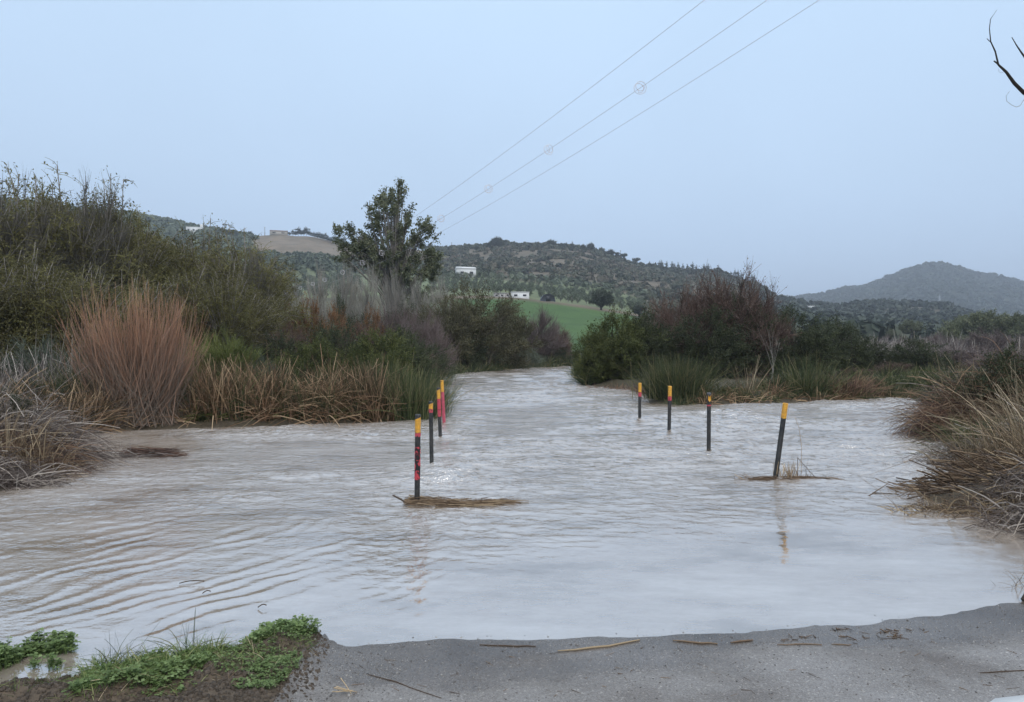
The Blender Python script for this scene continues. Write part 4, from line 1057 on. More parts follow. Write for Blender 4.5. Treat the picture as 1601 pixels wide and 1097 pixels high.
tussock('rush_tussock', 1168, 628, .35, 60, 1.3, M['tan_reed'], 'tan leaning rush clump right of the grey-capped post', .5, .15, .016, cat='rush tussock')
tussock('rush_tussock', 1262, 626, .8, 700, 1.45, M['rush'], 'spiky rush tussock under the dark rounded bush', .6, .15, .014, cat='rush tussock')
tussock('rush_tussock', 1320, 625, .9, 900, 0.9, M['bramble'], 'rusty rush tussock in the middle of the right rushes', .7, .4, .016, cat='rush tussock')
bed('marsh_reeds', [(1380, 585), (1500, 585), (1640, 585)], 26, 5200, 2.6, M['grey_dry'], 'wide belt of pale brown reeds in the marsh on the right', .05, .2, .35)

# ------------------------------------------------------------------ right bank, near
for (px, py, r, nn, h, mt, lb, le, cu, w_) in [
    (1530, 684, .55, 260, 1.45, 'tan_reed', 'tan drooping reed clump, the tallest at the edge of the right bank', .25, .8, .016),
    (1570, 676, .8, 320, 1.6, 'tan_reed', 'pale feathery reed clump behind the tallest right bank reeds', .25, .7, .016),
    (1640, 700, 1.0, 420, 1.3, 'tan_reed', 'tan reed clump cut by the right picture edge', .4, .7, .014),
    (1575, 730, .7, 700, .8, 'rush', 'green rush clump low on the right bank', .4, .6, .011),
    (1545, 750, .5, 300, .65, 'tan_reed', 'yellowish reed tuft above the cane debris', .3, .6, .010),
    (1660, 760, .9, 500, 1.1, 'tan_reed', 'tan reed clump beyond the right edge by the debris', .4, .6, .013)]:
    tussock('reed_clump', px, py, r, nn, h, M[mt], lb, le, cu, w_, 7, 'reed clump')
for (px, d, row, w_, lb) in [(1590, 15.0, 540, .62, 'dark bramble bush on the right bank at the picture edge'), (1530, 16.0, 580, .52, 'dark bramble bush inside the right bank reeds'), (1690, 15, 530, .75, 'dark bramble bush beyond the right picture edge'), (1590, 13, 640, .42, 'low dark bramble bush at the right edge above the debris'), (1650, 12, 660, .42, 'low dark bramble bush beyond the right edge')]:
    plant('bramble_shrub', SP['dark', 0], px, d, lb, 'shrub', None, top_h(d, row) / 2.9, w_)
tangle('bramble_tangle', 1528, 692, .80, .7, 2000, 1.15, M['bramble'], 'tangle of arching reddish bramble stems on the right bank', .012, .7, .9)
tangle('bramble_tangle', 1630, 695, 1.3, .9, 2200, 1.5, M['bramble'], 'reddish bramble tangle at the right picture edge', .012, .7, .9)
tangle('dead_grass', 1545, 685, .9, .8, 900, 1.55, M['mixed_dry'], 'pale dead stems woven through the right bank brambles', .012, .9, .8)
tangle('dead_grass', 1625, 742, 1.2, .7, 1500, .7, M['mixed_dry'], 'dead stems covering the slope above the right debris', .010, .6, .6)
tangle('dead_grass', 1560, 812, 1.0, .35, 900, .16, M['debris'], 'matted litter at the water edge below the right debris', .009, .2, .4)
g = Geo(); x, y = gp(1530, 780)
sticks(g, x + .62, y + .30, 1300, -.12, .52, .34, .50, .007, -.03, .48, (.0, .75), .6, .3, pile=1, K=4)
sticks(g, x - .05, y + .14, 260, .0, .32, .10, .26, .006, -.03, .14, (0, .5), .8, .35, K=4)
sticks(g, x + .75, y + .15, 150, -.1, .42, .25, .6, .009, .05, .40, (.55, 1), .4, .2, pile=1, K=4)
tag(link('debris_heap', g.mesh('debris_heap', M['debris'], True)), 'heap of brown drift stems and canes on the right bank edge', 'debris', kind='stuff')
for (a, b, d, r_, lb) in [((1497, 757), (1540, 722), 9.3, .015, 'short broken pale cane pointing down at the right debris'), ((1525, 770), (1600, 728), 9.0, .022, 'longest pale cane across the right debris heap'),
                        ((1540, 752), (1612, 735), 9.2, .018, 'pale cane lying flat near the top of the right debris'), ((1550, 733), (1625, 731), 9.5, .016, 'topmost pale cane of the right debris'), ((1512, 768), (1534, 748), 9.1, .010, 'thin pale cane below the short broken one')]:
    g = Geo(); A_ = np.array(at(*a, d)); B_ = np.array(at(*b, d + .15)); t = np.linspace(0, 1, 5)[:, None]
    P = A_ * (1 - t) + B_ * t; P[:, 2] += .01 * np.sin(t[:, 0] * 9)
    tubes(g, P[None], r_ * .8 * np.array([[.9, 1, 1, .95, .85]]), np.array([1.0]), 7)
    tag(link('broken_cane', g.mesh('broken_cane', M['debris'], True)), lb, 'cane', 'pale canes on the right debris heap')
for (pts, lb, r_) in [([(1418, 780), (1455, 770), (1500, 762)], 'dark branch sticking left out of the right debris heap', .012), ([(1425, 691), (1440, 687), (1450, 688)], 'dark stick slanting from the water by the right reeds', .014), ([(1433, 694), (1447, 689), (1462, 690)], 'lower dark stick beside the slanting one by the right reeds', .013),
                      ([(1450, 722), (1490, 722), (1540, 726)], 'low dark branch lying in the inlet of the right bank', .02)]:
    d = 2070 / (pts[0][1] + 6 - CY)
    P = np.array([[at(*p, d + .1 * i) for i, p in enumerate(pts)]])
    g = Geo(); tubes(g, P, r_ * np.array([[.6, 1, 1.1]]), np.array([.05]), 6)
    tag(link('drift_branch', g.mesh('drift_branch', M['debris'], True)), lb, 'branch')
bed('water_stubble', [(1445, 800), (1500, 803), (1560, 812), (1601, 826)], .35, 150, .38, M['tan_reed'], 'thin tan stubble standing in the water below the right debris', .008, .2, .3)
bed('water_stalks', [(1385, 655), (1405, 672), (1425, 690)], .6, 26, .38, M['debris'], 'few thin dark stalks standing in the right channel', .012, .15, .2)

# ------------------------------------------------------------------ foreground edge
def ground_pts(poly, n):
    P = np.array([gp(*p) for p in poly]); lo, hi = P.min(0), P.max(0)
    q = rng.uniform(lo, hi, (n * 6, 2)); s = signed(q[:, 0], q[:, 1], P)
    return q[s < 0][:n]
def clover(poly, n, label, hgt=.05, size=.021):
    q = ground_pts(poly, n); n = len(q)
    dens = fbm(q[:, 0] * 4, q[:, 1] * 4, 77, 3) > -.22
    q = q[dens]; n = len(q)
    z = np.maximum(ground_z(q[:, 0], q[:, 1]), -.01)
    H = hgt * rng.uniform(.3, 1.2, n) * (1 + .8 * fbm(q[:, 0] * 6, q[:, 1] * 6, 79, 2))
    g = Geo()
    top = np.stack([q[:, 0] + rng.normal(0, .01, n), q[:, 1] + rng.normal(0, .01, n), z + H], -1)
    A_ = np.stack([q[:, 0], q[:, 1], z - .005], -1); t = np.linspace(0, 1, 3)[None, :, None]
    tn = rng.uniform(0, .6, n)
    strips(g, A_[:, None] * (1 - t) + top[:, None] * t, .0025, tn)
    for k in range(3):
        a = rng.uniform(0, 6.28, n) if k == 0 else a + 2.09
        s = size * rng.uniform(.6, 1.25, n)[:, None]
        d_ = np.stack([np.cos(a), np.sin(a), rng.uniform(-.25, .45, n)], -1); sd_ = norm(np.cross(d_, np.stack([rng.normal(0, .3, n), rng.normal(0, .3, n), np.ones(n)], -1)))
        V = np.stack([top, top + d_ * s * .65 - sd_ * s * .5, top + d_ * s, top + d_ * s * .65 + sd_ * s * .5], 1)
        g.add(V.reshape(-1, 3), np.arange(n * 4).reshape(n, 4), np.repeat(np.clip(tn + rng.uniform(-.1, .4, n), 0, 1), 4))
    tag(link('clover_patch', g.mesh('clover_patch', M['clover'])), label, 'clover', kind='stuff')
clover([(-60, 1050), (20, 1012), (110, 1008), (128, 1030), (110, 1052), (-40, 1062)], 2600, 'round green clover patch standing in the water at bottom left', .075)
clover([(375, 1010), (420, 985), (500, 981), (498, 996), (470, 1008), (400, 1030)], 900, 'clover leaves on the tip of the soil lip beside the road', .06)
clover([(360, 1110), (400, 1075), (470, 1040), (480, 1048), (440, 1097), (420, 1115)], 420, 'small clover growing along the edge of the asphalt', .025, .014)
clover([(130, 1050), (300, 1034), (330, 1060), (280, 1097), (100, 1130), (130, 1080)], 1100, 'scattered clover among the grass of the bottom left bank', .04)
def grassbit(poly, n, h, label, lean, curl, w_, mt='grass'):
    q = ground_pts(poly, n); c = q[rng.integers(0, len(q), max(4, n // 18))]
    q = c[rng.integers(0, len(c), len(q))] + rng.normal(0, .016, q.shape)
    g = Geo(); blades(g, q[:, 0], q[:, 1], np.full(len(q), h), lean, curl, w_, 6, hv=.6)
    tag(link('grass', g.mesh('grass', M[mt])), label, 'grass', kind='stuff')
grassbit([(130, 1055), (260, 1040), (340, 1022), (350, 1050), (280, 1090), (120, 1120)], 1500, .13, 'fresh green grass on the bottom left bank', .7, .9, .005)
grassbit([(150, 1052), (220, 1046), (235, 1060), (160, 1075)], 60, .26, 'long dark arching grass blades at the waterline', .6, 1.2, .005, 'rush')
grassbit([(275, 1030), (320, 1022), (330, 1040), (290, 1045)], 60, .25, 'long arching grass blades on the soil lip', .6, 1.2, .005, 'rush')
grassbit([(330, 1030), (400, 1000), (480, 1000), (470, 1040), (360, 1090), (330, 1080)], 700, .07, 'short grass on the muddy lip beside the road', .7, .8, .004)
grassbit([(100, 1070), (320, 1030), (470, 1000), (480, 1030), (430, 1100), (100, 1130)], 1500, .075, 'thin weeds and grass blades over the whole muddy verge', .8, .8, .004)
grassbit([(100, 1070), (320, 1030), (470, 1000), (480, 1030), (430, 1100), (100, 1130)], 500, .09, 'dead brown grass lying over the muddy verge', 1.6, .8, .004, 'tan_reed')
clover([(150, 1060), (330, 1030), (470, 995), (490, 1020), (440, 1070), (300, 1110), (120, 1120)], 1500, 'small sparse weeds spread over the muddy verge', .03, .013)
grassbit([(-80, 1075), (130, 1060), (120, 1120), (-80, 1130)], 260, .08, 'sparse grass on the mud at the bottom left corner', .8, .8, .004)
# clods and gravel
g = Geo()
q = ground_pts([(-100, 1060), (120, 1062), (300, 1034), (440, 990), (500, 985), (515, 1010), (470, 1150), (-100, 1150)], 5200)
q2 = ground_pts([(470, 1000), (1500, 955), (1601, 940), (1700, 1150), (440, 1150)], 2400)
q2 = np.concatenate([q2, ground_pts([(490, 1010), (640, 1030), (600, 1150), (440, 1150)], 900)])
def pebbles(name, q, s, mt, label, kind='stuff', t=(0, 1)):
    n_ = len(q); z = ground_z(q[:, 0], q[:, 1]) + .004
    S = s * rng.uniform(.3, 1, n_) ** 2 * 1.6
    V0 = np.array([(1, 0, 0), (0, 1, 0), (-1, 0, 0), (0, -1, 0), (0, 0, .8), (.6, .6, .35), (-.6, -.6, .35)])
    V = np.array([(-1, -1, -.3), (1, -1, -.3), (1, 1, -.3), (-1, 1, -.3), (-.6, -.6, .7), (.6, -.6, .7), (.6, .6, .7), (-.6, .6, .7)]) * .5
    a = rng.uniform(0, 6.28, n_); R = np.zeros((n_, 3, 3)); R[:, 0, 0] = np.cos(a); R[:, 0, 1] = -np.sin(a); R[:, 1, 0] = np.sin(a); R[:, 1, 1] = np.cos(a); R[:, 2, 2] = 1
    W_ = (V[None] * rng.uniform(.55, 1.2, (n_, 8, 1)) * rng.uniform(.7, 1.3, (n_, 1, 3))) @ R.transpose(0, 2, 1) * S[:, None, None] + np.stack([q[:, 0], q[:, 1], z], -1)[:, None]
    fb = np.array([(4, 5, 6, 7), (0, 1, 5, 4), (1, 2, 6, 5), (2, 3, 7, 6), (3, 0, 4, 7)])
    g = Geo(); g.add(W_.reshape(-1, 3), (np.arange(n_)[:, None, None] * 8 + fb[None]).reshape(-1, 4), np.repeat(rng.uniform(*t, n_), 8))
    tag(link(name, g.mesh(name, mt)), label, name.replace('_', ' '), kind=kind)
M['stone'] = foliage('stone', [(.07, .065, .06), (.16, .15, .145), (.22, .21, .20), (.42, .40, .37)], 0)
M['clod'] = foliage('clod', [(.05, .038, .027), (.085, .065, .047), (.13, .10, .075)], 0)
pebbles('soil_clods', q, .016, M['clod'], 'dark crumbs of soil on the bottom left bank')
pebbles('gravel', q2, .0075, M['stone'], 'loose grit and pale chips scattered over the wet asphalt')
# twigs and canes stranded on the road
def road_stick(pts, r_, label, mt='debris', t=.5, taper=(.5, 1, .9, .6)):
    r_ = r_ * .68
    P = []
    for p in pts:
        x, y = gp(*p); x, y = x * .985, y * .985; P.append((x, y, gz(x, y) + .004 + r_ * .8))
    P = np.array(P); k = np.linspace(0, 1, 6); o = np.linspace(0, 1, len(P))
    P = np.stack([np.interp(k, o, P[:, i]) for i in range(3)], -1); P[1:-1, 1] += rng.normal(0, .006, 4)
    g = Geo(); tubes(g, P[None], r_ * np.interp(k, np.linspace(0, 1, 4), taper)[None], np.array([t]), 6)
    tag(link('stranded_stick', g.mesh('stranded_stick', M[mt], True)), label, 'stick', 'sticks stranded on the road edge')
road_stick([(872, 1013), (940, 1007), (1000, 995)], .010, 'longest pale cane stranded at the waterline of the road', t=.85)
road_stick([(1052, 996), (1090, 1000), (1122, 1002)], .009, 'brown broken stick right of the longest cane', t=.45)
road_stick([(1142, 1000), (1160, 998), (1177, 996)], .010, 'shortest dark brown stick on the road edge', t=.35)
road_stick([(1215, 1003), (1250, 1003), (1285, 1004)], .006, 'thin grey stick right of the short dark one', t=.5)
road_stick([(1300, 1003), (1331, 1004)], .005, 'thin twig at the right end of the row of stranded sticks', t=.5)
road_stick([(1530, 1052), (1570, 1050), (1640, 1046)], .005, 'long thin dark twig near the right edge of the road', t=.1)
road_stick([(575, 1050), (630, 1068), (690, 1090)], .004, 'long thin twig lying diagonally on the road at bottom', t=.1)
road_stick([(750, 1002), (800, 1004), (838, 1005)], .006, 'dark twig lying along the waterline left of the longest cane', t=.15)
g = Geo()
for k in range(9):
    x, y = gp(1300 + rng.uniform(-70, 150), rng.uniform(985, 1003))
    sticks(g, x, y, 5, 0, .05, .01, .06, .003, gz(x, y) + .006, .004, (0, .4), 1, .1, K=3)
x, y = gp(543, 1090); sticks(g, x, y, 7, .5, .02, .01, .09, .0022, gz(x, y) + .012, .02, (.8, 1), 1.2, .5, K=4)
for k in range(60):
    x, y = gp(rng.uniform(520, 1601), rng.uniform(1005, 1095)); sticks(g, x, y, 1, 0, .01, .01, .06, .0014, gz(x, y) + .005, .002, (0, .6), 1.2, .02, K=3)
tag(link('plant_litter', g.mesh('plant_litter', M['debris'], True)), 'small bits of plant litter scattered over the road', 'litter', kind='stuff')
# dark driftwood at the right waterline
x, y = gp(1606, 940); g = Geo()
P = np.array([[(x - .035, y, gz(x, y) + .012), (x + .0, y, gz(x, y) + .035), (x + .07, y + .02, gz(x, y) + .05), (x + .2, y + .05, gz(x, y) + .045)]])
tubes(g, P, np.array([[.014, .030, .038, .03]]), np.array([0.0]), 8)
tubes(g, P[:, :2] * 1 + np.array([[[0, -.01, -.012], [0, -.01, -.03]]]), np.array([[.012, .014]]), np.array([.0]), 6)
tag(link('driftwood', g.mesh('driftwood', M['debris'], True)), 'dark stub of driftwood at the right end of the waterline', 'driftwood')
bed('water_stubble', [(1580, 925), (1640, 915)], .2, 40, .22, M['tan_reed'], 'fine dry stems leaning over the water at the right picture edge', .005, .9, .5)
for (px, py, lb) in [(1740, 815, 'dead stems on the bank right of the debris heap'), (1760, 850, 'low dead grass beyond the right end of the waterline'), (1860, 800, 'dead grass farther along the right bank'), (1900, 880, 'dead grass by the road outside the right picture edge')]:
    tangle('dead_grass', px, py, 1.0, .5, 1100, .4, M['mixed_dry'], lb, .009, .6, .5)
# small floating twigs
for (px, py, lb) in [(410, 952, 'curled twig floating in the calm water at lower left'), (323, 930, 'small dark chip floating left of the curled twig'), (300, 914, 'thin arched twig floating farthest out at lower left')]:
    x, y = gp(px, py); g = Geo(); a = np.linspace(0, 2.4, 6)
    P = np.stack([x + .05 * (a - 1.2) * (1.6 if px == 300 else .5), y + .0 * a, .012 + .022 * np.sin(a)], -1)
    tubes(g, P[None], .004, np.array([.1]), 5)
    tag(link('floating_twig', g.mesh('floating_twig', M['debris'], True)), lb, 'twig', 'twigs floating at lower left')
x, y = gp(140, 1024)
clover([(132, 1030), (136, 1018), (152, 1018), (155, 1030)], 40, 'two sprigs of clover in the water right of the round patch', .035, .02)

# pale painted edge at the bottom right corner
g = Geo()
V = []
for (px, py) in [(1556, 1111), (1640, 1101), (1700, 1140), (1500, 1150)]:
    x, y = gp(px, py); V.append((x, y, gz(x, y) + .030))
V = np.array(V); V2 = V.copy(); V2[:, 2] -= .024
g.add(np.concatenate([V, V2]), [(0, 3, 2, 1), (4, 5, 6, 7), (0, 1, 5, 4), (1, 2, 6, 5), (2, 3, 7, 6), (3, 0, 4, 7)], np.zeros(8))
tag(link('white_slab', g.mesh('white_slab', M['white_wall'])), 'edge of a white painted slab in the bottom right corner', 'slab')

# ------------------------------------------------------------------ overhanging branch from a tree outside the right edge
D0 = 4.2
tr = empty('overhanging_tree', (5.3, 4.3, gz(5.3, 4.3)))
def wpath(pts, d=D0): return np.array([at(a, b, d) for a, b in pts]) - np.array(tr.location)
bx = np.array([[0, 0, -.2], [.0, .02, .7], [-.08, 0, 1.5], [-.10, 0, 2.2], [-.02, .05, 3.0], [.15, .1, 4.0]])
g = Geo(); tubes(g, bx[None], np.array([[.13, .11, .10, .085, .06, .03]]), np.array([.3]), 9)
link('trunk', g.mesh('trunk', M['grey_bark'], True), tr)
def resample(P, n):
    o = np.linspace(0, 1, len(P)); k = np.linspace(0, 1, n); return np.stack([np.interp(k, o, P[:, i]) for i in range(3)], -1)
g = Geo()
main = np.concatenate([[bx[2]], wpath([(1800, 230), (1680, 190), (1601, 145), (1586, 130), (1573, 112), (1561, 101)])])
tubes(g, main[None], np.array([[.030, .022, .0155, .0105, .0095, .0075, .0055]]), np.array([0]), 6)
tubes(g, wpath([(1561, 101), (1556, 80), (1549, 65), (1547, 45), (1548.5, 30), (1558, 16)])[None], np.array([[.005, .0042, .0033, .0024, .002, .0013]]), np.array([0]), 5)
tubes(g, wpath([(1562, 102), (1558, 98), (1554, 95)])[None], np.array([[.0045, .004, .004]]), np.array([0]), 5)
tubes(g, wpath([(1549.5, 66), (1546, 63), (1543, 60)])[None], np.array([[.0025, .0022, .002]]), np.array([0]), 5)
link('branch', g.mesh('branch', M['dark_bark'], True), tr)
g = Geo()
tubes(g, np.concatenate([[bx[3]], wpath([(1760, 190), (1660, 150), (1610, 100), (1597, 82), (1589, 70), (1582, 58)])])[None], np.array([[.022, .016, .011, .006, .0045, .003, .002]]), np.array([0]), 6)
link('branch', g.mesh('branch', M['dark_bark'], True), tr)
g = Geo()
tubes(g, wpath([(1606, 145), (1600, 157), (1595, 165), (1589, 167), (1582, 164), (1574, 158), (1573, 150), (1578, 143)])[None], .0012, np.array([0]), 4)
link('tendril', g.mesh('tendril', M['grey_bark'], True), tr)
g = Geo()
tubes(g, wpath([(1570, 111), (1566, 114), (1562, 112), (1561, 108)])[None], .0010, np.array([0]), 4)
link('tendril', g.mesh('tendril', M['grey_bark'], True), tr)
g = Geo(); nn = 26
T_, O_ = in_lobes([(.6, .3, 3.3, 1.0, 1.2, .9)], nn, .4); A_ = bx[rng.integers(3, 6, nn)]
t = np.linspace(0, 1, 5)[None, :, None]; tubes(g, A_[:, None] * (1 - t) + T_[:, None] * t, .012 * np.linspace(1, .25, 5)[None], np.zeros(nn), 5)
link('crown', g.mesh('crown', M['dark_bark'], True), tr)
tag(tr, 'bare dark branch reaching in at the top right corner from a tree outside', 'tree')

# ------------------------------------------------------------------ power line: wires, spiral markers and lattice pole
keys = [(-60, 15.0, 9.6), (1200, 15.9, 9.42), (1007, 20, 8.97), (855, 24.7, 8.53), (761, 29.2, 8.16), (688, 34.1, 7.93), (596, 43.2, 7.55), (535, 52.4, 7.43), (470, 68, 7.7), (430, 83, 8.45)]
WD = np.array([15.9, 20, 24.7, 29.2, 34.1, 43.2, 52.4, 62.5, 68, 83]); WZ = np.array([9.42, 8.97, 8.52, 8.17, 7.90, 7.55, 7.43, 7.55, 7.70, 8.42])
cz = np.polyfit(WD, WZ, 2)
PXS = np.array([1200, 1007, 855, 761, 688, 596, 535, 489, 470, 430]); WX = (PXS - CX) / F * WD
cx_ = np.polyfit(WD, WX, 1)
def wire_pt(y, off): return (np.polyval(cx_, y) + off, y, np.polyval(cz, y))
nrm = 1.0
for off, lb in [(-1.35, 'left wire of the power line'), (0, 'middle wire of the power line, carrying the round markers'), (1.12, 'right wire of the power line')]:
    ys = np.linspace(-25, 83, 70)
    P = np.array([[wire_pt(v_, off * (1 if v_ < 60 else 1 - .35 * (v_ - 60) / 23)) for v_ in ys]])
    g = Geo(); tubes(g, P, .0048, np.array([.5]), 5)
    tag(link('power_wire', g.mesh('power_wire', M['cable'], True)), lb, 'wire', 'wires of the power line')
def spiral():
    g = Geo(); t = np.linspace(0, 1, 60); a = t * 2 * math.pi * 2.4
    r_ = .165 * np.sin(np.clip(t, .0, 1) * math.pi) ** .35
    P = np.stack([(t - .5) * .30, r_ * np.cos(a), r_ * np.sin(a)], -1)
    tubes(g, P[None], .0075, np.array([.5]), 5); return g.mesh('wire_marker', M['ring'], True)
sm = spiral()
ords = ['nearest spiral marker, highest on the middle wire', 'second spiral marker down the middle wire', 'third spiral marker, left of the wires crossing the open sky', 'fourth spiral marker, just right of the tall tree', 'spiral marker against the crown of the tall tree',
        'spiral marker before the pale trees, just below the tall crown', 'spiral marker in the middle of the pale trees', 'spiral marker at the left of the pale trees', 'second spiral marker from the lattice pole', 'spiral marker nearest the lattice pole']
for d, lb in zip([20, 24.7, 29.2, 34.1, 43.2, 47.3, 52.4, 58, 62.5, 68], ords):
    p_ = wire_pt(d, 0); o = link('wire_marker', sm, None, p_, math.atan2(1, cx_[0]) + rng.normal(0, .25)); o.rotation_euler[0] = rng.uniform(0, 6)
    tag(o, lb, 'wire marker', 'spiral markers on the power line')
x, _, z = wire_pt(83, 0); zb = gz(x, 83)
r = empty('lattice_pole', (x, 83, zb)); Hh = z - zb
g = Geo()
for sx in (-.14, .14):
    for sy in (-.14, .14): box(g, (sx - .028, sy - .028, -.3), (sx + .028, sy + .028, Hh))
link('mast', g.mesh('mast', M['metal']), r)
g = Geo(); N_ = 18
for k in range(N_):
    z0, z1 = Hh * k / N_, Hh * (k + 1) / N_; s = 1 if k % 2 else -1
    P = [[(-.14 * s, -.14, z0), (.14 * s, -.14, z1)], [(-.14 * s, .14, z0), (.14 * s, .14, z1)], [(-.14, -.14 * s, z0), (-.14, .14 * s, z1)], [(.14, -.14 * s, z0), (.14, .14 * s, z1)]]
    tubes(g, np.array(P, float), .014, np.zeros(4), 4)
link('bracing', g.mesh('bracing', M['metal']), r)
for (z_, a, b) in ((Hh - .05, -1.0, 1.15), (Hh - 1.05, -.2, 1.2)):
    g = Geo(); box(g, (a, -.05, z_ - .05), (b, .05, z_ + .05)); link('crossarm', g.mesh('crossarm', M['metal']), r)
for xx in (-.9, 0, .75):
    g = Geo(); P = np.array([[(xx, 0, Hh), (xx, 0, Hh + .05), (xx, 0, Hh + .12), (xx, 0, Hh + .17)]]); tubes(g, P, np.array([[.03, .06, .06, .03]]), np.zeros(1), 8)
    link('insulator', g.mesh('insulator', M['grey_wall'], True), r)
tag(r, 'lattice power pole with crossarm above the orange bushes', 'power pole')
# thin stake at the far waterline
x, y = gp(723, 583); g = Geo(); tubes(g, np.array([[(0, 0, -.3), (0, 0, .8), (.02, 0, 1.6), (.02, 0, 2.2)]]), .05, np.zeros(1), 7)
tag(link('wooden_stake', g.mesh('wooden_stake', M['grey_bark'], True), None, (x, y, 0)), 'thin wooden stake at the far waterline by the grassy mound', 'stake')
# grassy mound
g = Geo(); q = np.stack([rng.uniform(-7.2, -2.0, 2400), rng.uniform(58, 64, 2400)], -1)
q = q[signed(q[:, 0], q[:, 1]) > 0]
blades(g, q[:, 0], q[:, 1], .5 + 0 * q[:, 0], .5, .5, .05, 4)
tag(link('grass', g.mesh('grass', M['grass'])), 'low green grassy mound at the far left waterline', 'grass', kind='stuff')

# ------------------------------------------------------------------ houses
def house(name, px, row, wpx, hpx, label, cat='house', wall='white_wall', roof='roof_tile', lo=120, hi=2300, rz=.25, depth=.7, roof_h=.28, wins=3, tower=False, flat=False, d=None):
    if d is None: x, d, z = onslope(px, row, lo, hi)
    else: x = (px - CX) / F * d; z = gz(x, d)
    W, H = wpx / F * d, hpx / F * d; Dp = W * depth
    r = empty(name, (x, d, z), rz)
    hw = H * (1 if flat else 1 - roof_h)
    g = Geo(); box(g, (-W / 2, -Dp / 2, -2), (W / 2, Dp / 2, hw)); link('wall', g.mesh('wall', M[wall]), r)
    g = Geo()
    if flat: box(g, (-W / 2 - .1, -Dp / 2 - .1, hw + .01), (W / 2 + .1, Dp / 2 + .1, hw + .25))
    else:
        e = .3; V = [(-W / 2 - e, -Dp / 2 - e, hw + .02), (W / 2 + e, -Dp / 2 - e, hw + .02), (W / 2 + e, Dp / 2 + e, hw + .02), (-W / 2 - e, Dp / 2 + e, hw + .02), (-W / 2 - e, 0, H), (W / 2 + e, 0, H)]
        g.add(V, [(0, 1, 5, 4), (2, 3, 4, 5), (3, 0, 4, 4), (1, 2, 5, 5), (0, 3, 2, 1)], np.zeros(6))
    link('roof', g.mesh('roof', M[roof if not flat else wall]), r)
    for k in range(wins):
        cx0 = -W / 2 + W * (k + .5) / wins; g = Geo(); ww, wh = .42 * W / wins * .45, hw * .15 + .05
        box(g, (cx0 - ww, -Dp / 2 - .05, hw * .45 - wh), (cx0 + ww, -Dp / 2 + .1, hw * .45 + wh)); link('window' if k != wins // 2 else 'door', g.mesh('window', M['dark_opening']), r)
    if tower:
        g = Geo(); box(g, (W / 2 - W * .12, -.8, 0), (W / 2 + .3, Dp / 2 + .3, H * 1.75)); link('chimney', g.mesh('chimney', M['white_wall']), r)
    tag(r, label, cat); return r
house('farmhouse', 728, 432, 29, 15, 'white farmhouse on the slope above the olive grove', roof='white_wall', wins=2)
house('farm_building', 813, 470, 28, 8, 'low white farm building at the left end of the green field', 'building', roof='grey_wall', wins=2, depth=.4, d=256, flat=True, rz=.05)
house('farm_building', 785, 470, 26, 5, 'lower grey annex left of the white farm building', 'building', wall='grey_wall', roof='grey_wall', wins=3, depth=.3, d=257, flat=True, rz=.05)
house('barn', 436, 364, 26, 7, 'pale barn on the bare hilltop left of the tall tree', 'barn', wall='cream_wall', lo=500, wins=2, roof_h=.4)
house('farmhouse', 304, 364, 22, 8, 'white house with a tall chimney on the left hillside', lo=450, wins=3, tower=True, flat=True)
house('cottage', 452, 460, 17, 8, 'small white cottage beside the round dark tree on the left slope', wins=2, wall='white_wall', roof='cream_wall')
house('hut', 420, 524, 20, 21, 'white hut glimpsed behind the bushes below the lattice pole', 'hut', d=104, wins=1)
house('shed', 1268, 483, 14, 5, 'small white shed on the wooded slope below the far mountain', 'shed', lo=400, hi=900, wins=1, roof='white_wall')
# dark domed shed with a small trailer beside the field
x, d, z = onslope(856, 470, 235, 262)
r = empty('field_shed', (x, d, z), .1); g = Geo(); a = np.linspace(0, math.pi, 9)
P = np.stack([np.cos(a) * 2.6, 0 * a, np.sin(a) * 2.7], -1); V = np.concatenate([P + [0, -1.6, 0], P + [0, 1.6, 0]])
g.add(V, [(i, i + 1, i + 10, i + 9) for i in range(8)] + [(0, 1, 2, 3), (3, 4, 5, 0), (5, 6, 7, 8), (0, 5, 8, 8)], np.zeros(18))
link('shell', g.mesh('shell', M['dark_metal'], False), r)
g = Geo(); box(g, (-.8, -1.68, 0), (.8, -1.58, 1.9)); link('door', g.mesh('door', M['dark_opening']), r)
tag(r, 'dark arched shed at the top edge of the green field', 'shed')
# slim poles on the hills
def upole(px, row, hpx, label, lo=200, hi=900):
    x, d, z = onslope(px, row, lo, hi); H = hpx / F * d; r = empty('utility_pole', (x, d, z)); g = Geo()
    tubes(g, np.array([[(0, 0, -1), (0, 0, H * .5), (0, 0, H)]]), np.array([[.22, .18, .14]]) * d / 500, np.zeros(1), 6); link('pole', g.mesh('pole', M['grey_bark'], True), r)
    g = Geo(); box(g, (-.9, -.1, H * .93), (.9, .1, H * .93 + .2)); link('crossarm', g.mesh('crossarm', M['grey_bark']), r)
    tag(r, label, 'utility pole')
for (px, row, hp, lb) in [(720, 420, 22, 'utility pole behind the white farmhouse'), (706, 391, 12, 'small pole on the skyline above the farmhouse'), (414, 364, 13, 'pole on the skyline left of the barn'), (338, 366, 14, 'pole on the slope right of the chimneyed house'), (970, 402, 14, 'pole among the skyline trees of the middle hill')]:
    upole(px, row, hp, lb)
x, d, z = onslope(1469, 486, 1000, 2200); H = 26 / F * d
r = empty('pylon', (x, d, z)); g = Geo(); s = H * .10
P = [[(sx * s, sy * s, -2), (0, 0, H)] for sx in (-1, 1) for sy in (-1, 1)]; tubes(g, np.array(P), .35, np.zeros(4), 4); link('mast', g.mesh('mast', M['metal']), r)
for k in (.72, .84): g = Geo(); box(g, (-s * .8, -.3, H * k), (s * .8, .3, H * k + .7)); link('crossarm', g.mesh('crossarm', M['metal']), r)
tag(r, 'slender pylon before the far mountain on the right', 'pylon')

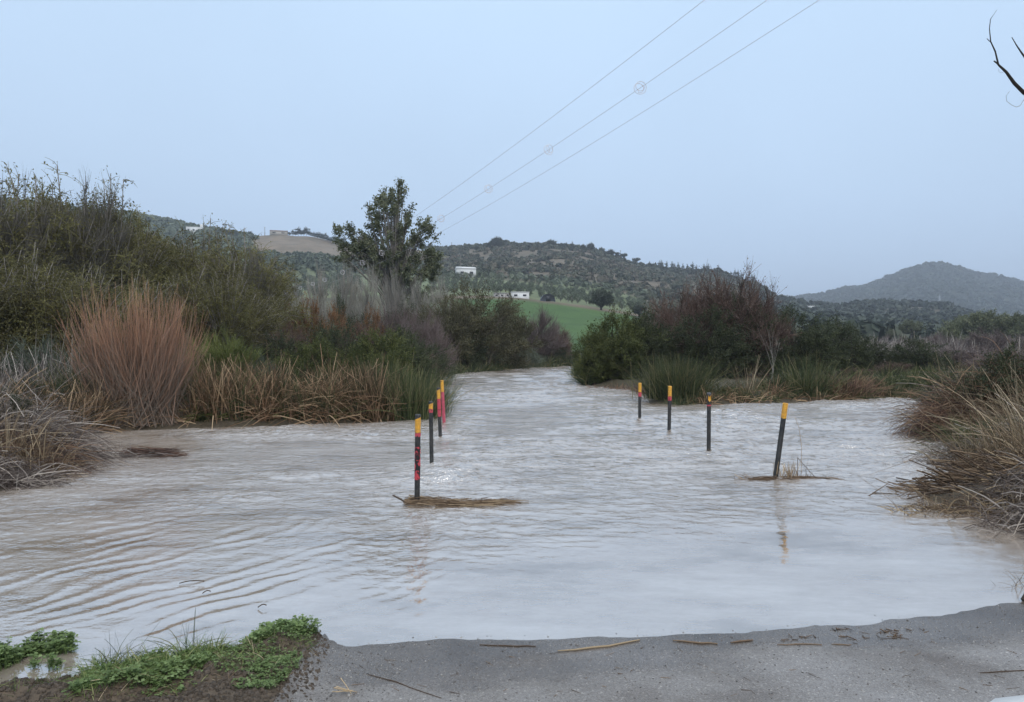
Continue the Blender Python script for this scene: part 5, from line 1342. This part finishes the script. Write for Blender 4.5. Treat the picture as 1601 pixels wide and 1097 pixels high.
# ------------------------------------------------------------------ trees on the hills
def hilltree(sp, v, px, row, hpx, label, name='hill_tree', lo=120, hi=1000, nominal=8.0, wf=1.0, group=None, cat='tree', d=None):
    if d is None: x, d, z = onslope(px, row, lo, hi)
    else: x = (px - CX) / F * d; z = gz(x, d)
    h = hpx / F * d / nominal
    return plant(name, SP[sp, v], label=label, cat=cat, group=group, h=h, w=h * wf, loc=(x, d))
hilltree('oak', 0, 940, 482, 33, 'large solitary dark oak at the top right of the green field', 'oak_tree', d=252, wf=1.0)
hilltree('oak', 0, 1000, 489, 18, 'low dark bush line right of the solitary oak', 'oak_tree', d=250, wf=1.5)
hilltree('oak', 1, 1030, 490, 18, 'dark oak bush just left of the purple thicket', 'oak_tree', d=246, wf=1.5)
hilltree('oak', 0, 438, 462, 37, 'round dark tree beside the small white cottage', 'oak_tree', lo=250, wf=.85)
for (sp, v, px, row, hp, wf, lb) in [
    ('oak', 0, 777, 388, 18, 1.2, 'broad tree clump on the highest knoll of the middle hill'), ('oak', 1, 764, 390, 11, 1.2, 'small tree left of the knoll clump'), ('oak', 1, 745, 392, 9, 1.2, 'little skyline tree well left of the knoll'),
    ('oak', 0, 862, 388, 14, 1.1, 'round tree right of the bare knoll'), ('oak', 1, 842, 388, 10, 1.2, 'low tree between knoll and round tree'), ('oak', 1, 878, 389, 11, 1.0, 'slim tree right of the round skyline tree'),
    ('aspen', 0, 895, 392, 11, 1.4, 'tree left of the twin skyline trees'), ('oak', 1, 912, 392, 12, 1.1, 'left of the twin skyline trees'), ('oak', 0, 924, 393, 14, .9, 'right of the twin skyline trees'),
    ('oak', 1, 940, 396, 13, 1.2, 'tree above the solitary oak on the skyline'), ('oak', 0, 955, 400, 12, 1.1, 'bushy tree left of the umbrella crowns'),
    ('umbrella', 0, 975, 405, 13, 1.2, 'left umbrella-shaped crown on the skyline'), ('umbrella', 0, 994, 410, 13, 1.3, 'right umbrella-shaped crown on the skyline'), ('umbrella', 0, 965, 402, 11, 1.0, 'small umbrella crown left of the other two'),
    ('oak', 0, 660, 392, 12, 1.2, 'dark trees on the skyline just right of the tall crown'), ('oak', 1, 672, 392, 14, 1.0, 'pointed skyline tree right of the tall crown'), ('oak', 0, 360, 372, 14, 1.2, 'dark tree right of the chimneyed house'), ('oak', 1, 452, 364, 6, 1.2, 'small round tree beside the pale barn')]:
    hilltree(sp, v, px, row, hp, lb, 'skyline_tree', lo=560, hi=830, wf=wf * .9)
ws = rng.uniform(-1, 1, 40)
for k in range(26):                                  # row of light trees at the right end of the ridge
    px = 1016 + k * 6.6 + ws[k] * 2
    hilltree('aspen', 0, px, np.interp(px, [1010, 1060, 1120, 1180, 1200], [420, 426, 430, 445, 462]), 13 + ws[-k] * 4, 'light green tree in the dense row at the right end of the ridge', 'ridge_tree', lo=560, hi=830, wf=.95, nominal=9.8, group='light trees at the right end of the ridge')
for k in range(20):                                  # dark row right of the barn
    px = 458 + k * 4.2
    hilltree('aspen', 0, px, np.interp(px, [455, 480, 520, 600], [365, 368, 380, 392]), 10 + ws[k] * 3, 'dark tree in the row descending right from the pale barn', 'ridge_tree', lo=600, hi=830, wf=2.1, nominal=9.8, group='row of trees right of the barn')
RT = ['leftmost tree of the group on the right edge', 'second rounded tree of the right edge group', 'tallest crown of the right edge group', 'rounded green tree right of the tallest crown', 'green tree near the right picture edge', 'tree on the right picture edge', 'last tree beyond the right picture edge',
      'low tree in front of the right edge group', 'round olive tree standing alone left of the right edge group', 'small tree beside the lone round olive one', 'low trees below the far mountain']
for k, (sp, v, px, row, hp, d) in enumerate([('parkoak', 0, 1502, 528, 50, 165), ('parkoak', 0, 1524, 526, 58, 160), ('parkoak', 0, 1545, 526, 60, 158), ('parkoak', 0, 1568, 526, 55, 160), ('parkoak', 0, 1590, 526, 56, 155), ('parkoak', 0, 1615, 526, 58, 150), ('parkoak', 0, 1645, 526, 62, 150), ('parkoak', 0, 1485, 530, 38, 150),
                                     ('parkoak', 0, 1422, 530, 42, 210), ('parkoak', 0, 1395, 530, 26, 215), ('parkoak', 0, 1350, 530, 24, 230)]):
    o = hilltree(sp, v, px, row, hp, RT[k], 'marsh_tree', d=d, wf=.95, nominal=7.7)
# olive grove in rows: each tree its own object
cnt = 0
GR = 'olive trees in rows above the green field'
proto = {}
for v in (0, 1):
    proto[v] = None
def olive(x, y, v, label, group, s):
    global cnt
    if proto[v] is None:
        proto[v] = plant('olive_tree', SP['grove', v], label='', cat='tree', loc=(x, y)); o = proto[v]
    else:
        o = copy_tree(proto[v]); o['category'] = 'tree'
    o.location = (x, y, gz(x, y)); o.rotation_euler = (0, 0, rng.uniform(0, 6.28)); o.scale = (s, s, s * rng.uniform(.85, 1.1))
    o['label'] = label; o['group'] = group; cnt += 1
ca_, sa_ = math.cos(.35), math.sin(.35)
lst = []
for i in range(-40, 40):
    for j in range(-40, 40):
        u, v_ = i * 8.5, j * 10.5
        x = u * ca_ - v_ * sa_ + 5; y = u * sa_ + v_ * ca_ + 350
        if y < 272 or y > 470: continue
        px = CX + F * x / y
        if 672 < px < 1010: lst.append((y, x))
lst.sort()
for y, x in lst[:190]:
    olive(x + rng.normal(0, .6), y + rng.normal(0, .6), rng.integers(0, 2), 'olive tree in the planted rows above the green field', GR, rng.uniform(.8, 1.2))
rest1 = lst[190:]
lst = []
for i in range(-60, 60):
    for j in range(-60, 60):
        u, v_ = i * 8.5, j * 9.5
        x = u * ca_ - v_ * sa_ - 120; y = u * sa_ + v_ * ca_ + 430
        if y < 250 or y > 640: continue
        px = CX + F * x / y
        if 395 < px < 560: lst.append((y, x))
lst.sort()
for y, x in lst[:100]:
    olive(x + rng.normal(0, .8), y + rng.normal(0, .8), rng.integers(0, 2), 'olive tree on the slope behind the lattice pole', 'olive trees on the left slope', rng.uniform(.9, 1.35))
rest2 = lst[100:]

def blobs(name, pts, size, material, label, nq=22, hgt=.8, tlo=0, thi=1):
    n_ = len(pts)
    if n_ == 0: return
    x, y = pts[:, 0], pts[:, 1]; z = ground_z(x, y)
    S = size * rng.uniform(.55, 1.25, n_)
    d = norm(rng.normal(size=(n_, nq, 3))); d[..., 2] = np.abs(d[..., 2])
    Cn = np.stack([x, y, z + S * hgt * .25], -1)[:, None] + d * S[:, None, None] * np.array([.5, .5, .5 * hgt * 1.3]) * rng.uniform(.5, 1, (n_, nq, 1))
    g = Geo()
    N = n_ * nq; nn_ = norm(d.reshape(-1, 3) + rng.normal(0, .5, (N, 3)))
    a = norm(np.cross(nn_, rng.normal(size=(N, 3)))); b = np.cross(nn_, a)
    L_ = np.repeat(S, nq)[:, None] * rng.uniform(.22, .42, (N, 1))
    c = Cn.reshape(-1, 3)
    V = np.stack([c - a * L_, c + b * L_ * .7, c + a * L_, c - b * L_ * .7], 1)
    tt = np.clip(np.repeat(rng.uniform(tlo, thi, n_), nq) + rng.uniform(-.2, .2, N), 0, 1)
    g.add(V.reshape(-1, 3), np.arange(N * 4).reshape(N, 4), np.repeat(tt, 4))
    tag(link(name, g.mesh(name, material)), label, name.replace('_', ' '), kind='stuff')
def region(px0, px1, d0, d1, n, cond=None, sd=1):
    d = np.sqrt(rng.uniform(d0 ** 2, d1 ** 2, n)); px = rng.uniform(px0, px1, n)
    x = (px - CX) / F * d
    if cond is not None: k = cond(x, d, px); x, d = x[k], d[k]
    return np.stack([x, d], -1)
M['scrub'] = foliage('scrub', [(.055, .068, .046), (.085, .098, .062), (.125, .125, .082), (.16, .135, .10)], 0.1, 0)
M['far_forest'] = foliage('far_forest', [(.034, .048, .034), (.052, .068, .046), (.080, .092, .062)], 0.05, 0)
patch = lambda s, sc_, th: (lambda x, d, px: fbm(x / sc_, d / sc_, s, 3) > th)
blobs('olive_grove', np.array([(x, y) for y, x in rest1]), 4.6, M['grove_leaf'], 'farther rows of olive trees fading up the middle slope')
blobs('olive_grove', np.array([(x, y) for y, x in rest2]), 4.8, M['grove_leaf'], 'farther olive trees below the bare brown hilltop')
blobs('hill_scrub', region(665, 1210, 455, 830, 5200, patch(201, 18, -.14)), 4.3, M['scrub'], 'dark scrub and heather patches over the middle hill', 20, .7)
blobs('hill_scrub', region(665, 1210, 760, 830, 700), 5.5, M['scrub'], 'bushes along the crest of the middle hill', 20, .8, 0, .5)
blobs('hill_scrub', region(-100, 440, 560, 835, 3600, lambda x, d, px: px < 398 + fbm(d / 30, x / 30, 219, 3) * 30 + np.clip(640 - d, 0, 99) * .8 - np.clip(d - 640, 0, 300) * .10), 5.5, M['grove_leaf'], 'olive groves covering the long left hillside', 18, .8, 0, .8)
blobs('hill_scrub', region(400, 660, 470, 600, 700), 5.2, M['grove_leaf'], 'upper fringe of the olive trees under the bare hilltop', 18, .8, 0, .8)
blobs('hill_scrub', region(1010, 1330, 180, 460, 1500, patch(207, 18, -.1)), 5.0, M['scrub'], 'mixed scrub behind the purple island thicket', 24, .8, 0, .8)
blobs('wooded_slope', region(1180, 1720, 200, 900, 4200, patch(211, 40, -.3)), 6.5, M['far_forest'], 'low wooded hill in front of the far mountain', 20, .9)
blobs('mountain_forest', region(1150, 1900, 1500, 2230, 5200), 16, M['far_forest'], 'forest covering the far blue mountain', 14, .55)
blobs('mountain_forest', region(1190, 1900, 2120, 2230, 900), 14, M['far_forest'], 'treetops along the crest of the far mountain', 14, .8)

# ------------------------------------------------------------------ air
HZ = Geo(); box(HZ, (-9400, -9400, -9), (9400, 9400, 330))
m, n, out = mat('haze')
pv = n.nodes.new('ShaderNodeVolumePrincipled'); pv.inputs['Color'].default_value = (.80, .88, 1, 1); pv.inputs['Density'].default_value = 0.00031; pv.inputs['Anisotropy'].default_value = 0.0
lk(n, pv.outputs[0], out.inputs['Volume'])
tag(link('haze', HZ.mesh('haze', m)), kind='stuff')
